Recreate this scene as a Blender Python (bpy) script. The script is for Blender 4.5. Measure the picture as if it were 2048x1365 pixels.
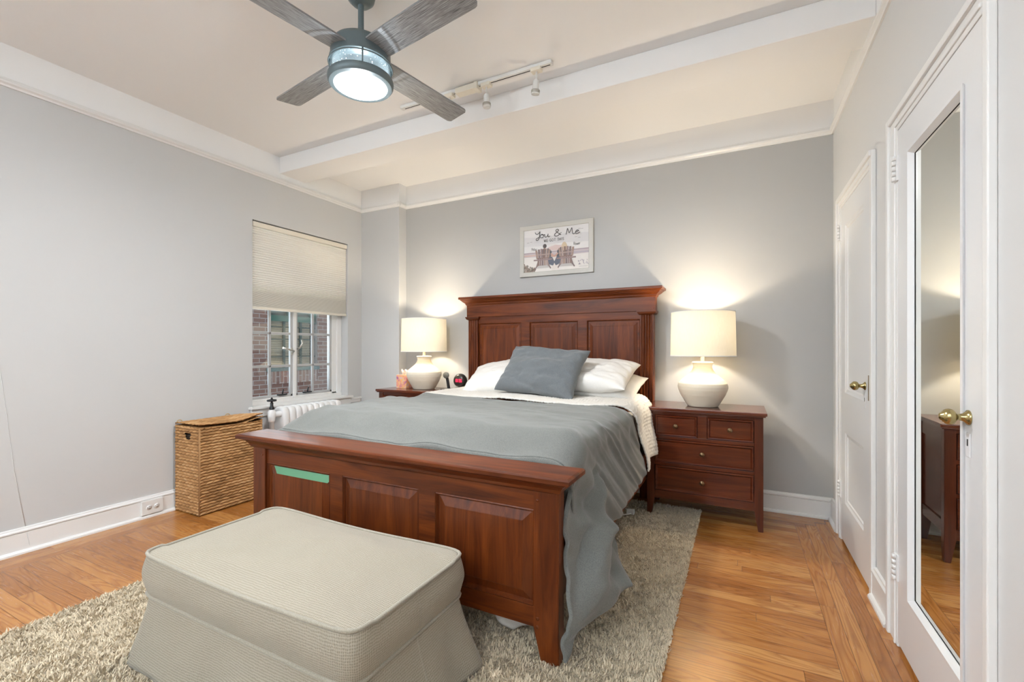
import bpy, bmesh, math, random
import numpy as np
from mathutils import Vector, Matrix
random.seed(7); rng = np.random.default_rng(7)
S = bpy.context.scene
for o in list(bpy.data.objects): bpy.data.objects.remove(o, do_unlink=True)
COL = S.collection
PI = math.pi

# ------------------------------------------------------------------ camera
cam_d = bpy.data.cameras.new('camera'); cam = bpy.data.objects.new('camera', cam_d); COL.objects.link(cam)
cam.location = (0, 0, 1.15); cam.rotation_euler = (PI/2, 0, 0.4683)
cam_d.sensor_width = 36; cam_d.lens = 901.2/2048*36; cam_d.shift_y = 13.6/2048; cam_d.clip_start = 0.02
S.camera = cam
# ------------------------------------------------------------------ world, daylight, exposure
S.view_settings.view_transform = 'Standard'; S.view_settings.look = 'None'
S.view_settings.exposure = 0.82; S.view_settings.gamma = 1.0
W = bpy.data.worlds.new('overcast_sky'); S.world = W; W.use_nodes = True
W.node_tree.nodes['Background'].inputs[0].default_value = (0.82, 0.91, 1.0, 1)
W.node_tree.nodes['Background'].inputs[1].default_value = 0.55

def area_light(name, loc, rot, sx, sy, power, col):
    l = bpy.data.lights.new(name, 'AREA'); l.shape = 'RECTANGLE'; l.size = sx; l.size_y = sy
    l.energy = power; l.color = col
    o = bpy.data.objects.new(name, l); COL.objects.link(o); o.location = loc; o.rotation_euler = rot
    return o
# daylight area lights added at unseen openings behind the camera, tilted up for the ceiling (y = -1.90)
area_light('daylight_fill', (-2.55, -1.93, 1.55), (PI/2+.95, 0, PI), 1.25, 1.5, 165, (0.86, 0.94, 1.0))
area_light('daylight_fill', (-0.75, -1.93, 1.55), (PI/2+.95, 0, PI), 1.25, 1.5, 165, (0.86, 0.94, 1.0))
# skylight reaching the courtyard window
area_light('daylight_fill', (-3.98, 2.87, 1.45), (0, -PI/2, 0), 1.3, 0.9, 9, (0.88, 0.95, 1.0))

# ------------------------------------------------------------------ room measures
XL, XR, YB, YF, H = -3.598, 0.559, 3.669, -1.90, 2.82
ZR0, ZR1 = 2.584, 2.634           # picture rail
YP, XP = 3.56, -3.085             # pillar front, pillar right side
BM0, BM1, BMZ = 2.603, 2.86, 2.678  # beam

# ------------------------------------------------------------------ numpy noise
def _h(ix, iy, iz):
    n = (ix*374761393 + iy*668265263 + iz*2147483647) & 0xffffffff
    n = ((n ^ (n >> 13))*1274126177) & 0xffffffff
    n = ((n ^ (n >> 16))*2246822519) & 0xffffffff
    return ((n ^ (n >> 15)) & 0xffffff)/float(0xffffff)
def vn(x, y, z=0.0):
    x, y, z = np.broadcast_arrays(np.asarray(x, float), np.asarray(y, float), np.asarray(z, float))
    xi, yi, zi = np.floor(x).astype(np.int64), np.floor(y).astype(np.int64), np.floor(z).astype(np.int64)
    fx, fy, fz = x-xi, y-yi, z-zi
    fx, fy, fz = fx*fx*(3-2*fx), fy*fy*(3-2*fy), fz*fz*(3-2*fz)
    r = 0
    for a in (0, 1):
        for b in (0, 1):
            for c in (0, 1):
                r = r + _h(xi+a, yi+b, zi+c)*(fx if a else 1-fx)*(fy if b else 1-fy)*(fz if c else 1-fz)
    return r*2-1
def fbm(x, y, z=0.0, o=3):
    r, a, f = 0, 1.0, 1.0
    for k in range(o):
        r = r + a*vn(np.asarray(x)*f, np.asarray(y)*f, np.asarray(z)*f+k*7.3); a *= .5; f *= 2.03
    return r
def sstep(a, b, x):
    t = np.clip((np.asarray(x, float)-a)/(b-a), 0, 1); return t*t*(3-2*t)

# ------------------------------------------------------------------ materials
def lin(r, g, b):
    f = lambda c: c/12.92 if c <= .04045 else ((c+.055)/1.055)**2.4
    return (f(r/255), f(g/255), f(b/255), 1)
class Mat:
    def __init__(s, name):
        s.m = bpy.data.materials.new(name); s.m.use_nodes = True
        s.t = s.m.node_tree; s.b = s.t.nodes['Principled BSDF']; s.out = s.t.nodes['Material Output']
    def n(s, typ, ins=None, **kw):
        nd = s.t.nodes.new(typ)
        for k, v in kw.items(): setattr(nd, k, v)
        for k, v in (ins or {}).items():
            if isinstance(v, bpy.types.NodeSocket): s.t.links.new(v, nd.inputs[k])
            else: nd.inputs[k].default_value = v
        return nd
    def set(s, **kw):
        for k, v in kw.items():
            k = k.replace('_', ' ')
            if isinstance(v, bpy.types.NodeSocket): s.t.links.new(v, s.b.inputs[k])
            else: s.b.inputs[k].default_value = v
        return s
    def coord(s, scale, kind='Object'):
        tc = s.n('ShaderNodeTexCoord')
        return s.n('ShaderNodeMapping', {'Vector': tc.outputs[kind], 'Scale': scale}).outputs[0]
    def noise(s, vec, scale, detail=3, rough=.5, dist=0):
        return s.n('ShaderNodeTexNoise', {'Vector': vec, 'Scale': scale, 'Detail': detail, 'Roughness': rough, 'Distortion': dist}).outputs[0]
    def ramp(s, fac, stops):
        r = s.n('ShaderNodeValToRGB', {'Fac': fac}); e = r.color_ramp.elements
        while len(e) < len(stops): e.new(.5)
        for i, (p, c) in enumerate(stops): e[i].position = p; e[i].color = c
        return r.outputs[0]
    def mix(s, f, a, b, mode='MIX'):
        m = s.n('ShaderNodeMix', data_type='RGBA', blend_type=mode)
        for i, v in ((0, f), (6, a), (7, b)):
            if isinstance(v, bpy.types.NodeSocket): s.t.links.new(v, m.inputs[i])
            else: m.inputs[i].default_value = v
        return m.outputs[2]
    def math(s, op, a, b=0.0):
        m = s.n('ShaderNodeMath', operation=op)
        for i, v in ((0, a), (1, b)):
            if isinstance(v, bpy.types.NodeSocket): s.t.links.new(v, m.inputs[i])
            else: m.inputs[i].default_value = v
        return m.outputs[0]
    def bump(s, h, strength=.3, dist=.002):
        s.set(Normal=s.n('ShaderNodeBump', {'Height': h, 'Strength': strength, 'Distance': dist}).outputs[0]); return s

def paint(name, col, rough=.55, bs=.12, scale=60, dist=.002):
    m = Mat(name); v = m.coord((1, 1, 1))
    m.set(Base_Color=col, Roughness=rough); m.bump(m.noise(v, scale, 3), bs, dist); return m.m
def plain(name, col, rough=.5, metal=0.0, coat=0.0, emis=None, es=0.0):
    m = Mat(name); v = m.coord((1, 1, 1))
    c = m.mix(m.noise(v, 35, 2), (col[0]*.93, col[1]*.93, col[2]*.93, 1), col)
    m.set(Base_Color=c, Roughness=rough, Metallic=metal, Coat_Weight=coat)
    if emis: m.set(Emission_Color=emis, Emission_Strength=es)
    return m.m
def wood(name, dark, light, axis, rough=.38, coat=.05, fine=1.0):
    m = Mat(name); sc = [16, 16, 16]; sc[axis] = 1.6
    v = m.coord(sc); n1 = m.noise(v, 1.0, 5, .6, 1.2)
    sc2 = [150, 150, 150]; sc2[axis] = 4
    n2 = m.noise(m.coord(sc2), 1.0, 3, .6)
    c = m.ramp(n1, [(.3, dark), (.7, light)])
    c = m.mix(m.math('MULTIPLY', n2, .55*fine), c, (dark[0]*.5, dark[1]*.45, dark[2]*.45, 1))
    m.set(Base_Color=c, Roughness=rough, Coat_Weight=coat, Coat_Roughness=.12, Specular_IOR_Level=.3)
    m.bump(n2, .06, .001); return m.m
def fabric(name, c1, c2, scale=700, rough=.95, bs=.35, mott=9, sheen=.25):
    m = Mat(name); v = m.coord((1, 1, 1))
    f = m.noise(v, scale, 2, .7); b = m.noise(v, mott, 4, .6)
    c = m.mix(m.ramp(f, [(.35, (0, 0, 0, 1)), (.65, (1, 1, 1, 1))]), c1, c2)
    c = m.mix(m.math('MULTIPLY', b, .25), c, (c1[0]*.7, c1[1]*.7, c1[2]*.7, 1))
    m.set(Base_Color=c, Roughness=rough, Sheen_Weight=sheen); m.bump(f, bs, .0015); return m.m

P = {}
P['white'] = paint('white_trim_paint', (.78, .775, .76, 1), .32, .10, 40)
P['ceil'] = paint('ceiling_paint', (.86, .86, .855, 1), .7, .12, 25)
P['wall_l'] = paint('pale_grey_wall_paint', (.572, .575, .572, 1), .55, .2, 30)
P['wall_b'] = paint('grey_accent_wall_paint', (.445, .446, .440, 1), .5, .15, 40)
P['door'] = paint('white_gloss_door_paint', (.74, .745, .75, 1), .28, .12, 45)
CH_D, CH_L = (.062, .0118, .0028, 1), (.235, .054, .0092, 1)
P['wx'] = wood('cherry_wood_grain_across', CH_D, CH_L, 0)
P['wy'] = wood('cherry_wood_grain_deep', CH_D, CH_L, 1)
P['wz'] = wood('cherry_wood_grain_upright', CH_D, CH_L, 2)
P['nx'] = wood('nightstand_wood_grain_across', (.062, .0115, .0040, 1), (.165, .034, .0100, 1), 0, .24, .45)
P['nz'] = wood('nightstand_wood_grain_upright', (.055, .0105, .0038, 1), (.140, .029, .0088, 1), 2, .3, .35)
P['duvet'] = fabric('grey_blue_linen', (.108, .114, .107, 1), (.200, .206, .191, 1), 420, bs=.45)
P['pillow_grey'] = fabric('grey_linen', (.100, .112, .120, 1), (.185, .200, .210, 1), 420, bs=.4)
P['linen'] = fabric('white_cotton', (.74, .72, .68, 1), (.82, .80, .77, 1), 300, bs=.1, sheen=.1)
P['brass'] = plain('aged_brass', (.44, .36, .17, 1), .22, 1.0)
P['knob'] = plain('antique_brass_knob', (.30, .21, .12, 1), .38, 1.0)
P['iron'] = plain('dark_iron', (.035, .038, .042, 1), .45, .6)
P['slate'] = plain('slate_grey_metal', (.125, .165, .180, 1), .42, .25)
P['ceramic'] = plain('cream_ceramic', (.76, .69, .56, 1), .42)
P['black'] = plain('black_plastic', (.012, .012, .013, 1), .35)
P['dark'] = plain('dark_void', (.01, .009, .008, 1), .8)
P['steel'] = plain('brushed_steel', (.6, .58, .52, 1), .35, .9)
P['plastic'] = plain('white_plastic', (.78, .78, .76, 1), .35)
P['cream_plastic'] = plain('cream_plastic', (.78, .73, .62, 1), .4)
P['rad'] = paint('white_radiator_enamel', (.80, .80, .80, 1), .3, .08, 60)
P['green'] = plain('green_window_paint', (.03, .13, .09, 1), .5)
P['reflected_green'] = plain('painted_green_reflection', (.13, .34, .19, 1), .35)  # colour of greenery reflected in the bevel, painted on

def glassmat(name, tint=(1, 1, 1, 1), spec=.08, extra=None):
    m = Mat(name)
    tr = m.n('ShaderNodeBsdfTransparent', {'Color': tint}); gl = m.n('ShaderNodeBsdfGlossy', {'Color': (1, 1, 1, 1), 'Roughness': .02})
    fr = m.n('ShaderNodeFresnel', {'IOR': 1.45})
    mx = m.n('ShaderNodeMixShader', {0: fr.outputs[0], 1: tr.outputs[0], 2: gl.outputs[0]})
    m.t.links.new(mx.outputs[0], m.out.inputs[0]); return m.m
P['sash'] = paint('backlit_sash_paint', (.46, .46, .46, 1), .4, .2, 60)  # greyer than the frame: backlit shade put into the sash colour
P['glass'] = glassmat('clear_window_glass', (.93, .96, .97, 1))
m = Mat('mirror_silver'); m.set(Base_Color=(.86, .87, .82, 1), Metallic=1.0, Roughness=.01); P['mirror'] = m.m

def quiltmat():
    m = Mat('cream_quilted_cotton'); v = m.coord((1, 1, 1))
    f = m.noise(v, 260, 3, .6)
    m.set(Base_Color=m.mix(f, (.60, .57, .51, 1), (.76, .73, .68, 1)), Roughness=.95, Sheen_Weight=.15)
    m.bump(f, .4, .002); return m.m
P['quilt'] = quiltmat()
def weavemat(name, c1, c2, pitch, bs):
    m = Mat(name); tc = m.n('ShaderNodeTexCoord').outputs['UV']
    sx = m.n('ShaderNodeSeparateXYZ', {0: tc})
    warp = m.noise(m.n('ShaderNodeMapping', {'Vector': tc, 'Scale': (60, 60, 60)}).outputs[0], 1, 2)
    k = 2*PI/pitch
    a = m.math('SINE', m.math('ADD', m.math('MULTIPLY', sx.outputs[0], k), m.math('MULTIPLY', warp, 7.0)))
    b = m.math('SINE', m.math('ADD', m.math('MULTIPLY', sx.outputs[1], k*.8), m.math('MULTIPLY', warp, 6.0)))
    h = m.math('MULTIPLY', m.math('ADD', a, b), .25); h = m.math('ADD', h, .5)
    big = m.noise(m.n('ShaderNodeMapping', {'Vector': tc, 'Scale': (4, 4, 4)}).outputs[0], 1, 4)
    c = m.ramp(h, [(.12, c1), (.62, c2)])
    c = m.mix(m.math('MULTIPLY', big, .3), c, (c1[0]*.9, c1[1]*.88, c1[2]*.85, 1))
    m.set(Base_Color=c, Roughness=.95, Sheen_Weight=.15); m.bump(h, bs, .002); return m.m
P['ottoman'] = weavemat('beige_woven_upholstery', (.235, .204, .150, 1), (.385, .348, .28, 1),   .0058, .5)
P['piping'] = fabric('beige_piping', (.26, .234, .182, 1), (.375, .344, .28, 1), 400)

def floormat():
    m = Mat('oak_strip_flooring')
    uv = m.n('ShaderNodeUVMap', uv_map='UVMap').outputs[0]
    at = m.n('ShaderNodeAttribute', attribute_name='plank')
    r = at.outputs['Fac']
    sv = m.n('ShaderNodeSeparateXYZ', {0: uv})
    u, v = sv.outputs[0], sv.outputs[1]
    off = m.math('MULTIPLY', r, 37.0)
    p1 = m.n('ShaderNodeCombineXYZ', {0: m.math('MULTIPLY', u, 1.5), 1: m.math('MULTIPLY', v, 13.0), 2: off}).outputs[0]
    cont = m.noise(p1, 1.0, 1.5, .45, .25)
    ring = m.math('FRACT', m.math('MULTIPLY', cont, 13.0))
    ringc = m.ramp(ring, [(0.0, (.0, .0, .0, 1)), (.16, (.75, .75, .75, 1)), (.55, (1, 1, 1, 1)), (1.0, (.18, .18, .18, 1))])
    p2 = m.n('ShaderNodeCombineXYZ', {0: m.math('MULTIPLY', u, 7.0), 1: m.math('MULTIPLY', v, 330.0), 2: off}).outputs[0]
    fine = m.noise(p2, 1.0, 3, .65)
    base = m.ramp(r, [(0, (.38, .145, .032, 1)), (.35, (.49, .205, .050, 1)), (.7, (.55, .245, .066, 1)), (1, (.60, .295, .092, 1))])
    dark = m.mix(1.0, base, (.60, .50, .40, 1), 'MULTIPLY')
    c = m.mix(ringc, dark, base)
    c = m.mix(m.math('MULTIPLY', fine, .34), c, (.25, .095, .022, 1))
    rg = m.math('ADD', m.math('MULTIPLY', fine, .16), .17)
    m.set(Base_Color=c, Roughness=rg, Coat_Weight=.25, Coat_Roughness=.16)
    m.bump(fine, .05, .001); return m.m
P['floor'] = floormat()
def bladem():
    m = Mat('weathered_grey_wood'); uv = m.n('ShaderNodeUVMap').outputs[0]
    sv = m.n('ShaderNodeSeparateXYZ', {0: uv})
    p1 = m.n('ShaderNodeCombineXYZ', {0: m.math('MULTIPLY', sv.outputs[0], 2.2), 1: m.math('MULTIPLY', sv.outputs[1], 11.0), 2: 3.1}).outputs[0]
    ring = m.math('FRACT', m.math('MULTIPLY', m.noise(p1, 1, 2, .5, .3), 12.0))
    p2 = m.n('ShaderNodeCombineXYZ', {0: m.math('MULTIPLY', sv.outputs[0], 10.0), 1: m.math('MULTIPLY', sv.outputs[1], 420.0), 2: 1.0}).outputs[0]
    f = m.noise(p2, 1, 3, .7)
    c = m.ramp(ring, [(0, (.055, .055, .058, 1)), (.3, (.17, .172, .178, 1)), (1, (.105, .106, .11, 1))])
    c = m.mix(m.ramp(f, [(.4, (0, 0, 0, 1)), (.62, (1, 1, 1, 1))]), c, (.40, .415, .43, 1))
    m.set(Base_Color=c, Roughness=.38, Coat_Weight=.3, Coat_Roughness=.25); m.bump(f, .2, .001); return m.m
P['blade'] = bladem()
def shademat():
    m = Mat('cream_linen_lampshade'); v = m.coord((1, 1, 1))
    f = m.n('ShaderNodeTexNoise', {'Vector': m.coord((260, 260, 30)), 'Scale': 1.0, 'Detail': 2}).outputs[0]
    col = m.mix(f, (.80, .72, .56, 1), (.88, .82, .68, 1))
    d = m.n('ShaderNodeBsdfDiffuse', {'Color': col}); t = m.n('ShaderNodeBsdfTranslucent', {'Color': col})
    mx = m.n('ShaderNodeMixShader', {0: .065, 1: d.outputs[0], 2: t.outputs[0]})
    m.t.links.new(mx.outputs[0], m.out.inputs[0]); return m.m
P['shade'] = shademat()
def wickmat():
    m = Mat('woven_water_hyacinth')
    at = m.n('ShaderNodeAttribute', attribute_name='tone'); v = m.coord((90, 90, 90))
    n1 = m.noise(v, 1, 3, .7)
    c = m.ramp(at.outputs['Fac'], [(0, (.10, .045, .016, 1)), (.3, (.36, .185, .065, 1)), (.6, (.56, .305, .120, 1)), (1, (.68, .46, .25, 1))])
    c = m.mix(m.math('MULTIPLY', n1, .30), c, (.24, .115, .040, 1))
    m.set(Base_Color=c, Roughness=.75); m.bump(n1, .4, .002); return m.m
P['wicker'] = wickmat()
def rugmat(name, c):
    m = Mat(name); at = m.n('ShaderNodeAttribute', attribute_name='tone')
    m.set(Base_Color=m.ramp(at.outputs['Fac'], [(0, (c[0]*.66, c[1]*.63, c[2]*.58, 1)), (.5, c), (1, (c[0]*1.3, c[1]*1.3, c[2]*1.32, 1))]), Roughness=1.0, Sheen_Weight=.2); return m.m
P['rug'] = rugmat('beige_shag_pile', (.66, .56, .41, 1))
def brickmat():
    m = Mat('brown_brick'); tc = m.n('ShaderNodeTexCoord').outputs['UV']
    br = m.n('ShaderNodeTexBrick', {'Vector': tc, 'Color1': (.23, .125, .10, 1), 'Color2': (.36, .22, .17, 1), 'Mortar': (.52, .48, .44, 1), 'Scale': 1.0, 'Mortar Size': .007, 'Brick Width': .215, 'Row Height': .075})
    n1 = m.noise(m.n('ShaderNodeMapping', {'Vector': tc, 'Scale': (6, 9, 1)}).outputs[0], 1, 3)
    c = m.mix(n1, br.outputs[0], m.mix(.55, br.outputs[0], (.20, .10, .085, 1)))
    m.set(Base_Color=c, Roughness=.9); m.bump(br.outputs[1], -.4, .006); return m.m
P['brick'] = brickmat()
def vcolmat(name, rough=.7):
    m = Mat(name); at = m.n('ShaderNodeAttribute', attribute_name='ink'); v = m.coord((1, 1, 1))
    n1 = m.noise(v, 70, 4, .7, 1.0)
    c = m.mix(m.math('MULTIPLY', n1, .14), at.outputs['Color'], (.75, .72, .71, 1))
    m.set(Base_Color=c, Roughness=rough); return m.m
P['print'] = vcolmat('printed_picture')
def emit(name, col, st):
    m = Mat(name); v = m.coord((9, 9, 9)); n1 = m.noise(v, 1, 2)
    s_ = m.math('MULTIPLY', m.math('ADD', m.math('MULTIPLY', n1, .5), .75), st)
    e = m.n('ShaderNodeEmission', {'Color': col, 'Strength': s_}); m.t.links.new(e.outputs[0], m.out.inputs[0]); return m.m
P['lens'] = emit('lit_frosted_lens', (.86, .94, 1.0, 1), .95)
P['bulb_w'] = emit('lit_warm_bulb', (1.0, .82, .55, 1), 6.0)
P['bulb_c'] = emit('lit_cool_bulb', (.88, .96, 1.0, 1), 2.2)
P['led'] = emit('lit_red_digits', (1.0, .02, .06, 1), 3.0)
def seeded():
    m = Mat('seeded_glass'); v = m.coord((1, 1, 1))
    vo = m.n('ShaderNodeTexVoronoi', {'Vector': v, 'Scale': 95.0}).outputs['Distance']
    sp = m.math('LESS_THAN', vo, .16)
    tr = m.n('ShaderNodeBsdfTransparent', {'Color': (.86, .93, .95, 1)}); gl = m.n('ShaderNodeBsdfGlossy', {'Color': (1, 1, 1, 1), 'Roughness': .08})
    tl = m.n('ShaderNodeBsdfTranslucent', {'Color': (.9, .96, 1, 1)})
    fr = m.n('ShaderNodeFresnel', {'IOR': 1.5})
    a = m.n('ShaderNodeMixShader', {0: fr.outputs[0], 1: tr.outputs[0], 2: gl.outputs[0]})
    b = m.n('ShaderNodeMixShader', {0: .03, 1: a.outputs[0], 2: tl.outputs[0]})
    c = m.n('ShaderNodeMixShader', {0: sp, 1: b.outputs[0], 2: tl.outputs[0]})
    m.t.links.new(c.outputs[0], m.out.inputs[0]); return m.m
P['seeded'] = seeded()
def blindmat():
    m = Mat('cream_pleated_shade_fabric'); f = m.noise(m.coord((1, 1, 1)), 300, 2)
    col = m.mix(f, (.84, .81, .74, 1), (.90, .87, .80, 1))
    d = m.n('ShaderNodeBsdfDiffuse', {'Color': col}); t = m.n('ShaderNodeBsdfTranslucent', {'Color': col})
    mx = m.n('ShaderNodeMixShader', {0: .15, 1: d.outputs[0], 2: t.outputs[0]})
    m.t.links.new(mx.outputs[0], m.out.inputs[0]); return m.m
P['blind'] = blindmat()

# ------------------------------------------------------------------ mesh building
ORG = Vector((0, 0, 0))            # origin of the thing being built: world coordinates minus ORG = local
class MB:
    def __init__(s): s.bm = bmesh.new(); s.uv = s.bm.loops.layers.uv.new('UVMap')
    def box(s, x0, x1, y0, y1, z0, z1, bev=0.0, seg=2, mi=0):
        r = bmesh.ops.create_cube(s.bm, size=1.0)
        for v in r['verts']:
            v.co = Vector(((x0+x1)/2+v.co.x*(x1-x0), (y0+y1)/2+v.co.y*(y1-y0), (z0+z1)/2+v.co.z*(z1-z0)))
        fs = {f for v in r['verts'] for f in v.link_faces}
        for f in fs: f.material_index = mi
        if bev > 0:
            es = list({e for v in r['verts'] for e in v.link_edges})
            bmesh.ops.bevel(s.bm, geom=es, offset=bev, segments=seg, affect='EDGES', profile=.6, material=-1)
        return s
    def face(s, pts, mi=0, smooth=False):
        f = s.bm.faces.new([s.bm.verts.new(p) for p in pts]); f.material_index = mi; f.smooth = smooth; return f
    def rings(s, rs, closed=True, cap0=False, cap1=False, smooth=True, mi=0):
        vs = [[s.bm.verts.new(p) for p in r] for r in rs]
        n = len(rs[0])
        for a, b in zip(vs[:-1], vs[1:]):
            for i in range(n if closed else n-1):
                j = (i+1) % n
                f = s.bm.faces.new((a[i], a[j], b[j], b[i])); f.smooth = smooth; f.material_index = mi
        if cap0: f = s.bm.faces.new(vs[0][::-1]); f.material_index = mi
        if cap1: f = s.bm.faces.new(vs[-1]); f.material_index = mi
        return s
    def lathe(s, prof, c=(0, 0, 0), n=48, axis='z', cap0=False, cap1=False, mi=0):
        rs = []
        for r, h in prof:
            r = max(r, 1e-5)
            ring = []
            for k in range(n):
                a = 2*PI*k/n; ca, sa = r*math.cos(a), r*math.sin(a)
                if axis == 'z': ring.append((c[0]+ca, c[1]+sa, c[2]+h))
                elif axis == 'x': ring.append((c[0]+h, c[1]+ca, c[2]+sa))
                else: ring.append((c[0]+sa, c[1]+h, c[2]+ca))
            rs.append(ring)
        return s.rings(rs, True, cap0, cap1, True, mi)
    def tube(s, pts, r, n=10, mi=0, caps=True):
        pts = [Vector(p) for p in pts]; rs = []; up = None
        for i, p in enumerate(pts):
            d = (pts[min(i+1, len(pts)-1)]-pts[max(i-1, 0)]).normalized()
            if up is None: up = Vector((0, 0, 1)) if abs(d.z) < .9 else Vector((1, 0, 0))
            a = d.cross(up).normalized(); up = a.cross(d).normalized()
            rr = r[i] if isinstance(r, (list, tuple)) else r
            rs.append([p+a*rr*math.cos(2*PI*k/n)+up*rr*math.sin(2*PI*k/n) for k in range(n)])
        return s.rings(rs, True, caps, caps, True, mi)
    def loft_rect(s, fr, rs, fill=True, mi=0, back=False):
        """rs: (a0,a1,b0,b1,depth) nested rectangles; fr maps (a,b,depth) to a point"""
        rr = [[fr(a0, b0, d), fr(a1, b0, d), fr(a1, b1, d), fr(a0, b1, d)] for a0, a1, b0, b1, d in rs]
        return s.rings(rr, True, back, fill, False, mi)
    def prism(s, prof, fr, t0, t1, mi=0, smooth=False):
        """closed profile of (p,q) swept from t0 to t1; fr maps (p,q,t)"""
        return s.rings([[fr(p, q, t0) for p, q in prof], [fr(p, q, t1) for p, q in prof]], True, True, True, smooth, mi)
    def grid(s, Pn, uv=None, smooth=True, mi=0, wrap=False):
        """Pn: (nu,nv,3) array"""
        nu, nv = Pn.shape[:2]
        vs = [[s.bm.verts.new(Pn[i, j]) for j in range(nv)] for i in range(nu)]
        for i in range(nu-1):
            for j in range(nv if wrap else nv-1):
                k = (j+1) % nv
                f = s.bm.faces.new((vs[i][j], vs[i+1][j], vs[i+1][k], vs[i][k])); f.smooth = smooth; f.material_index = mi
                if uv is not None:
                    for l, (a, b) in zip(f.loops, ((i, j), (i+1, j), (i+1, k), (i, k))): l[s.uv].uv = uv[a, b]
        return s
    def build(s, name, mats, parent=None, sm_ang=None, recalc=True, **props):
        if recalc: bmesh.ops.recalc_face_normals(s.bm, faces=s.bm.faces)
        for v in s.bm.verts: v.co -= ORG
        me = bpy.data.meshes.new(name); s.bm.to_mesh(me); s.bm.free()
        for mm in (mats if isinstance(mats, (list, tuple)) else [mats]): me.materials.append(P[mm] if isinstance(mm, str) else mm)
        if sm_ang:
            me.polygons.foreach_set('use_smooth', [True]*len(me.polygons)); me.set_sharp_from_angle(angle=math.radians(sm_ang))
        o = bpy.data.objects.new(name, me); COL.objects.link(o)
        if parent is not None: o.parent = parent
        else: o.location = ORG
        for k, v in props.items(): o[k] = v
        return o
def thing(name, label, cat, loc, group=None, rotz=0.0):
    global ORG
    ORG = Vector(loc); o = bpy.data.objects.new(name, None); COL.objects.link(o); o.location = loc; o.rotation_euler = (0, 0, rotz)
    o.empty_display_size = .05; o['label'] = label; o['category'] = cat
    if group: o['group'] = group
    return o
def single(o, label, cat, group=None):
    o['label'] = label; o['category'] = cat
    if group: o['group'] = group
    return o
def setting(loc=(0, 0, 0)):
    global ORG; ORG = Vector(loc)
def struct(mb, name, mats, label=None, cat=None, **kw):
    o = mb.build(name, mats, None, **kw); o['kind'] = 'structure'
    o['label'] = label or name.replace('_', ' '); o['category'] = cat or name.split('_')[0]
    return o
def subdiv(o, lv): md = o.modifiers.new('s', 'SUBSURF'); md.levels = lv; md.render_levels = lv
def copy_tree(o, loc, **props):
    r = o.copy(); COL.objects.link(r); r.location = loc
    for k, v in props.items(): r[k] = v
    for ch in o.children:
        c = ch.copy(); COL.objects.link(c); c.parent = r
        for g in ch.children:
            d = g.copy(); COL.objects.link(d); d.parent = c
    return r

# ================================================================== SETTING
setting()
# floor: oak strips, field runs across, border strips run along the side walls
def build_floor():
    quads, uvs, tone = [], [], []
    def plank(x0, x1, y0, y1, along):
        g = .0006; t = random.random(); ou, ov = random.random()*20, random.random()*5
        quads.append([(x0+g, y0+g, 0), (x1-g, y0+g, 0), (x1-g, y1-g, 0), (x0+g, y1-g, 0)])
        L_ = [(x0, y0), (x1, y0), (x1, y1), (x0, y1)]
        uvs.append([((a+ou, b+ov) if along == 'x' else (b+ou, a+ov)) for a, b in L_]); tone.append(t)
    fx0, fx1, fy0, fy1, w = -3.375, .318, -1.7, 3.36, .0635
    y = fy1
    while y > fy0:
        x = fx0+random.uniform(-1.0, 0)
        while x < fx1:
            l = random.uniform(.5, 1.9); a, b = max(x, fx0), min(x+l, fx1)
            if b-a > .03: plank(a, b, y-w, y, 'x')
            x += l
        y -= w
    for base, n, sgn in ((fx1, 4, 1), (fx0, 4, -1)):
        for k in range(n):
            ww = .0605; x0 = base+sgn*k*ww; x1 = x0+sgn*ww; x0, x1 = min(x0, x1), max(x0, x1)
            y = fy0; top = fy1+.06*(k+1) if sgn > 0 else fy1+.06*(k+1)
            while y < top:
                l = random.uniform(.7, 1.8); b = min(y+l, top); plank(x0, x1, y, b, 'y'); y += l
    for k in range(5):
        y0 = fy1+k*.062; x = fx0-.2
        while x < fx1+.06*k:
            l = random.uniform(.7, 1.6); b = min(x+l, fx1+.06*k); plank(max(x, fx0-.06*k), b, y0, y0+.062, 'x'); x += l
    me = bpy.data.meshes.new('floor')
    nq = len(quads); V = np.array(quads, np.float32).reshape(-1, 3)
    base = np.array([(-3.8, -2.1, -.003), (.8, -2.1, -.003), (.8, 3.9, -.003), (-3.8, 3.9, -.003)], np.float32)
    V = np.vstack([V, base])
    me.from_pydata(V.tolist(), [], [tuple(range(4*i, 4*i+4)) for i in range(nq+1)])
    uvl = me.uv_layers.new(name='UVMap')
    uvl.data.foreach_set('uv', np.vstack([np.array(uvs, np.float32).reshape(-1, 2), np.zeros((4, 2), np.float32)]).ravel())
    at = me.attributes.new('plank', 'FLOAT', 'FACE'); at.data.foreach_set('value', np.array(tone+[0], np.float32))
    me.materials.append(P['floor']); me.materials.append(P['dark'])
    me.polygons[nq].material_index = 1
    o = bpy.data.objects.new('floor', me); COL.objects.link(o)
    o['kind'] = 'structure'; o['label'] = 'honey oak strip floor with a border of lengthwise strips'; o['category'] = 'floor'
build_floor()

mb = MB(); mb.box(XL-.3, XR+.3, YF-.3, YB+.3, H, H+.12); struct(mb, 'ceiling', 'ceil')
mb = MB(); mb.box(XL, XR, BM0, BM1, BMZ, H, .004); struct(mb, 'ceiling_beam', 'ceil', 'white boxed beam crossing the ceiling above the bed', 'beam')
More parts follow.
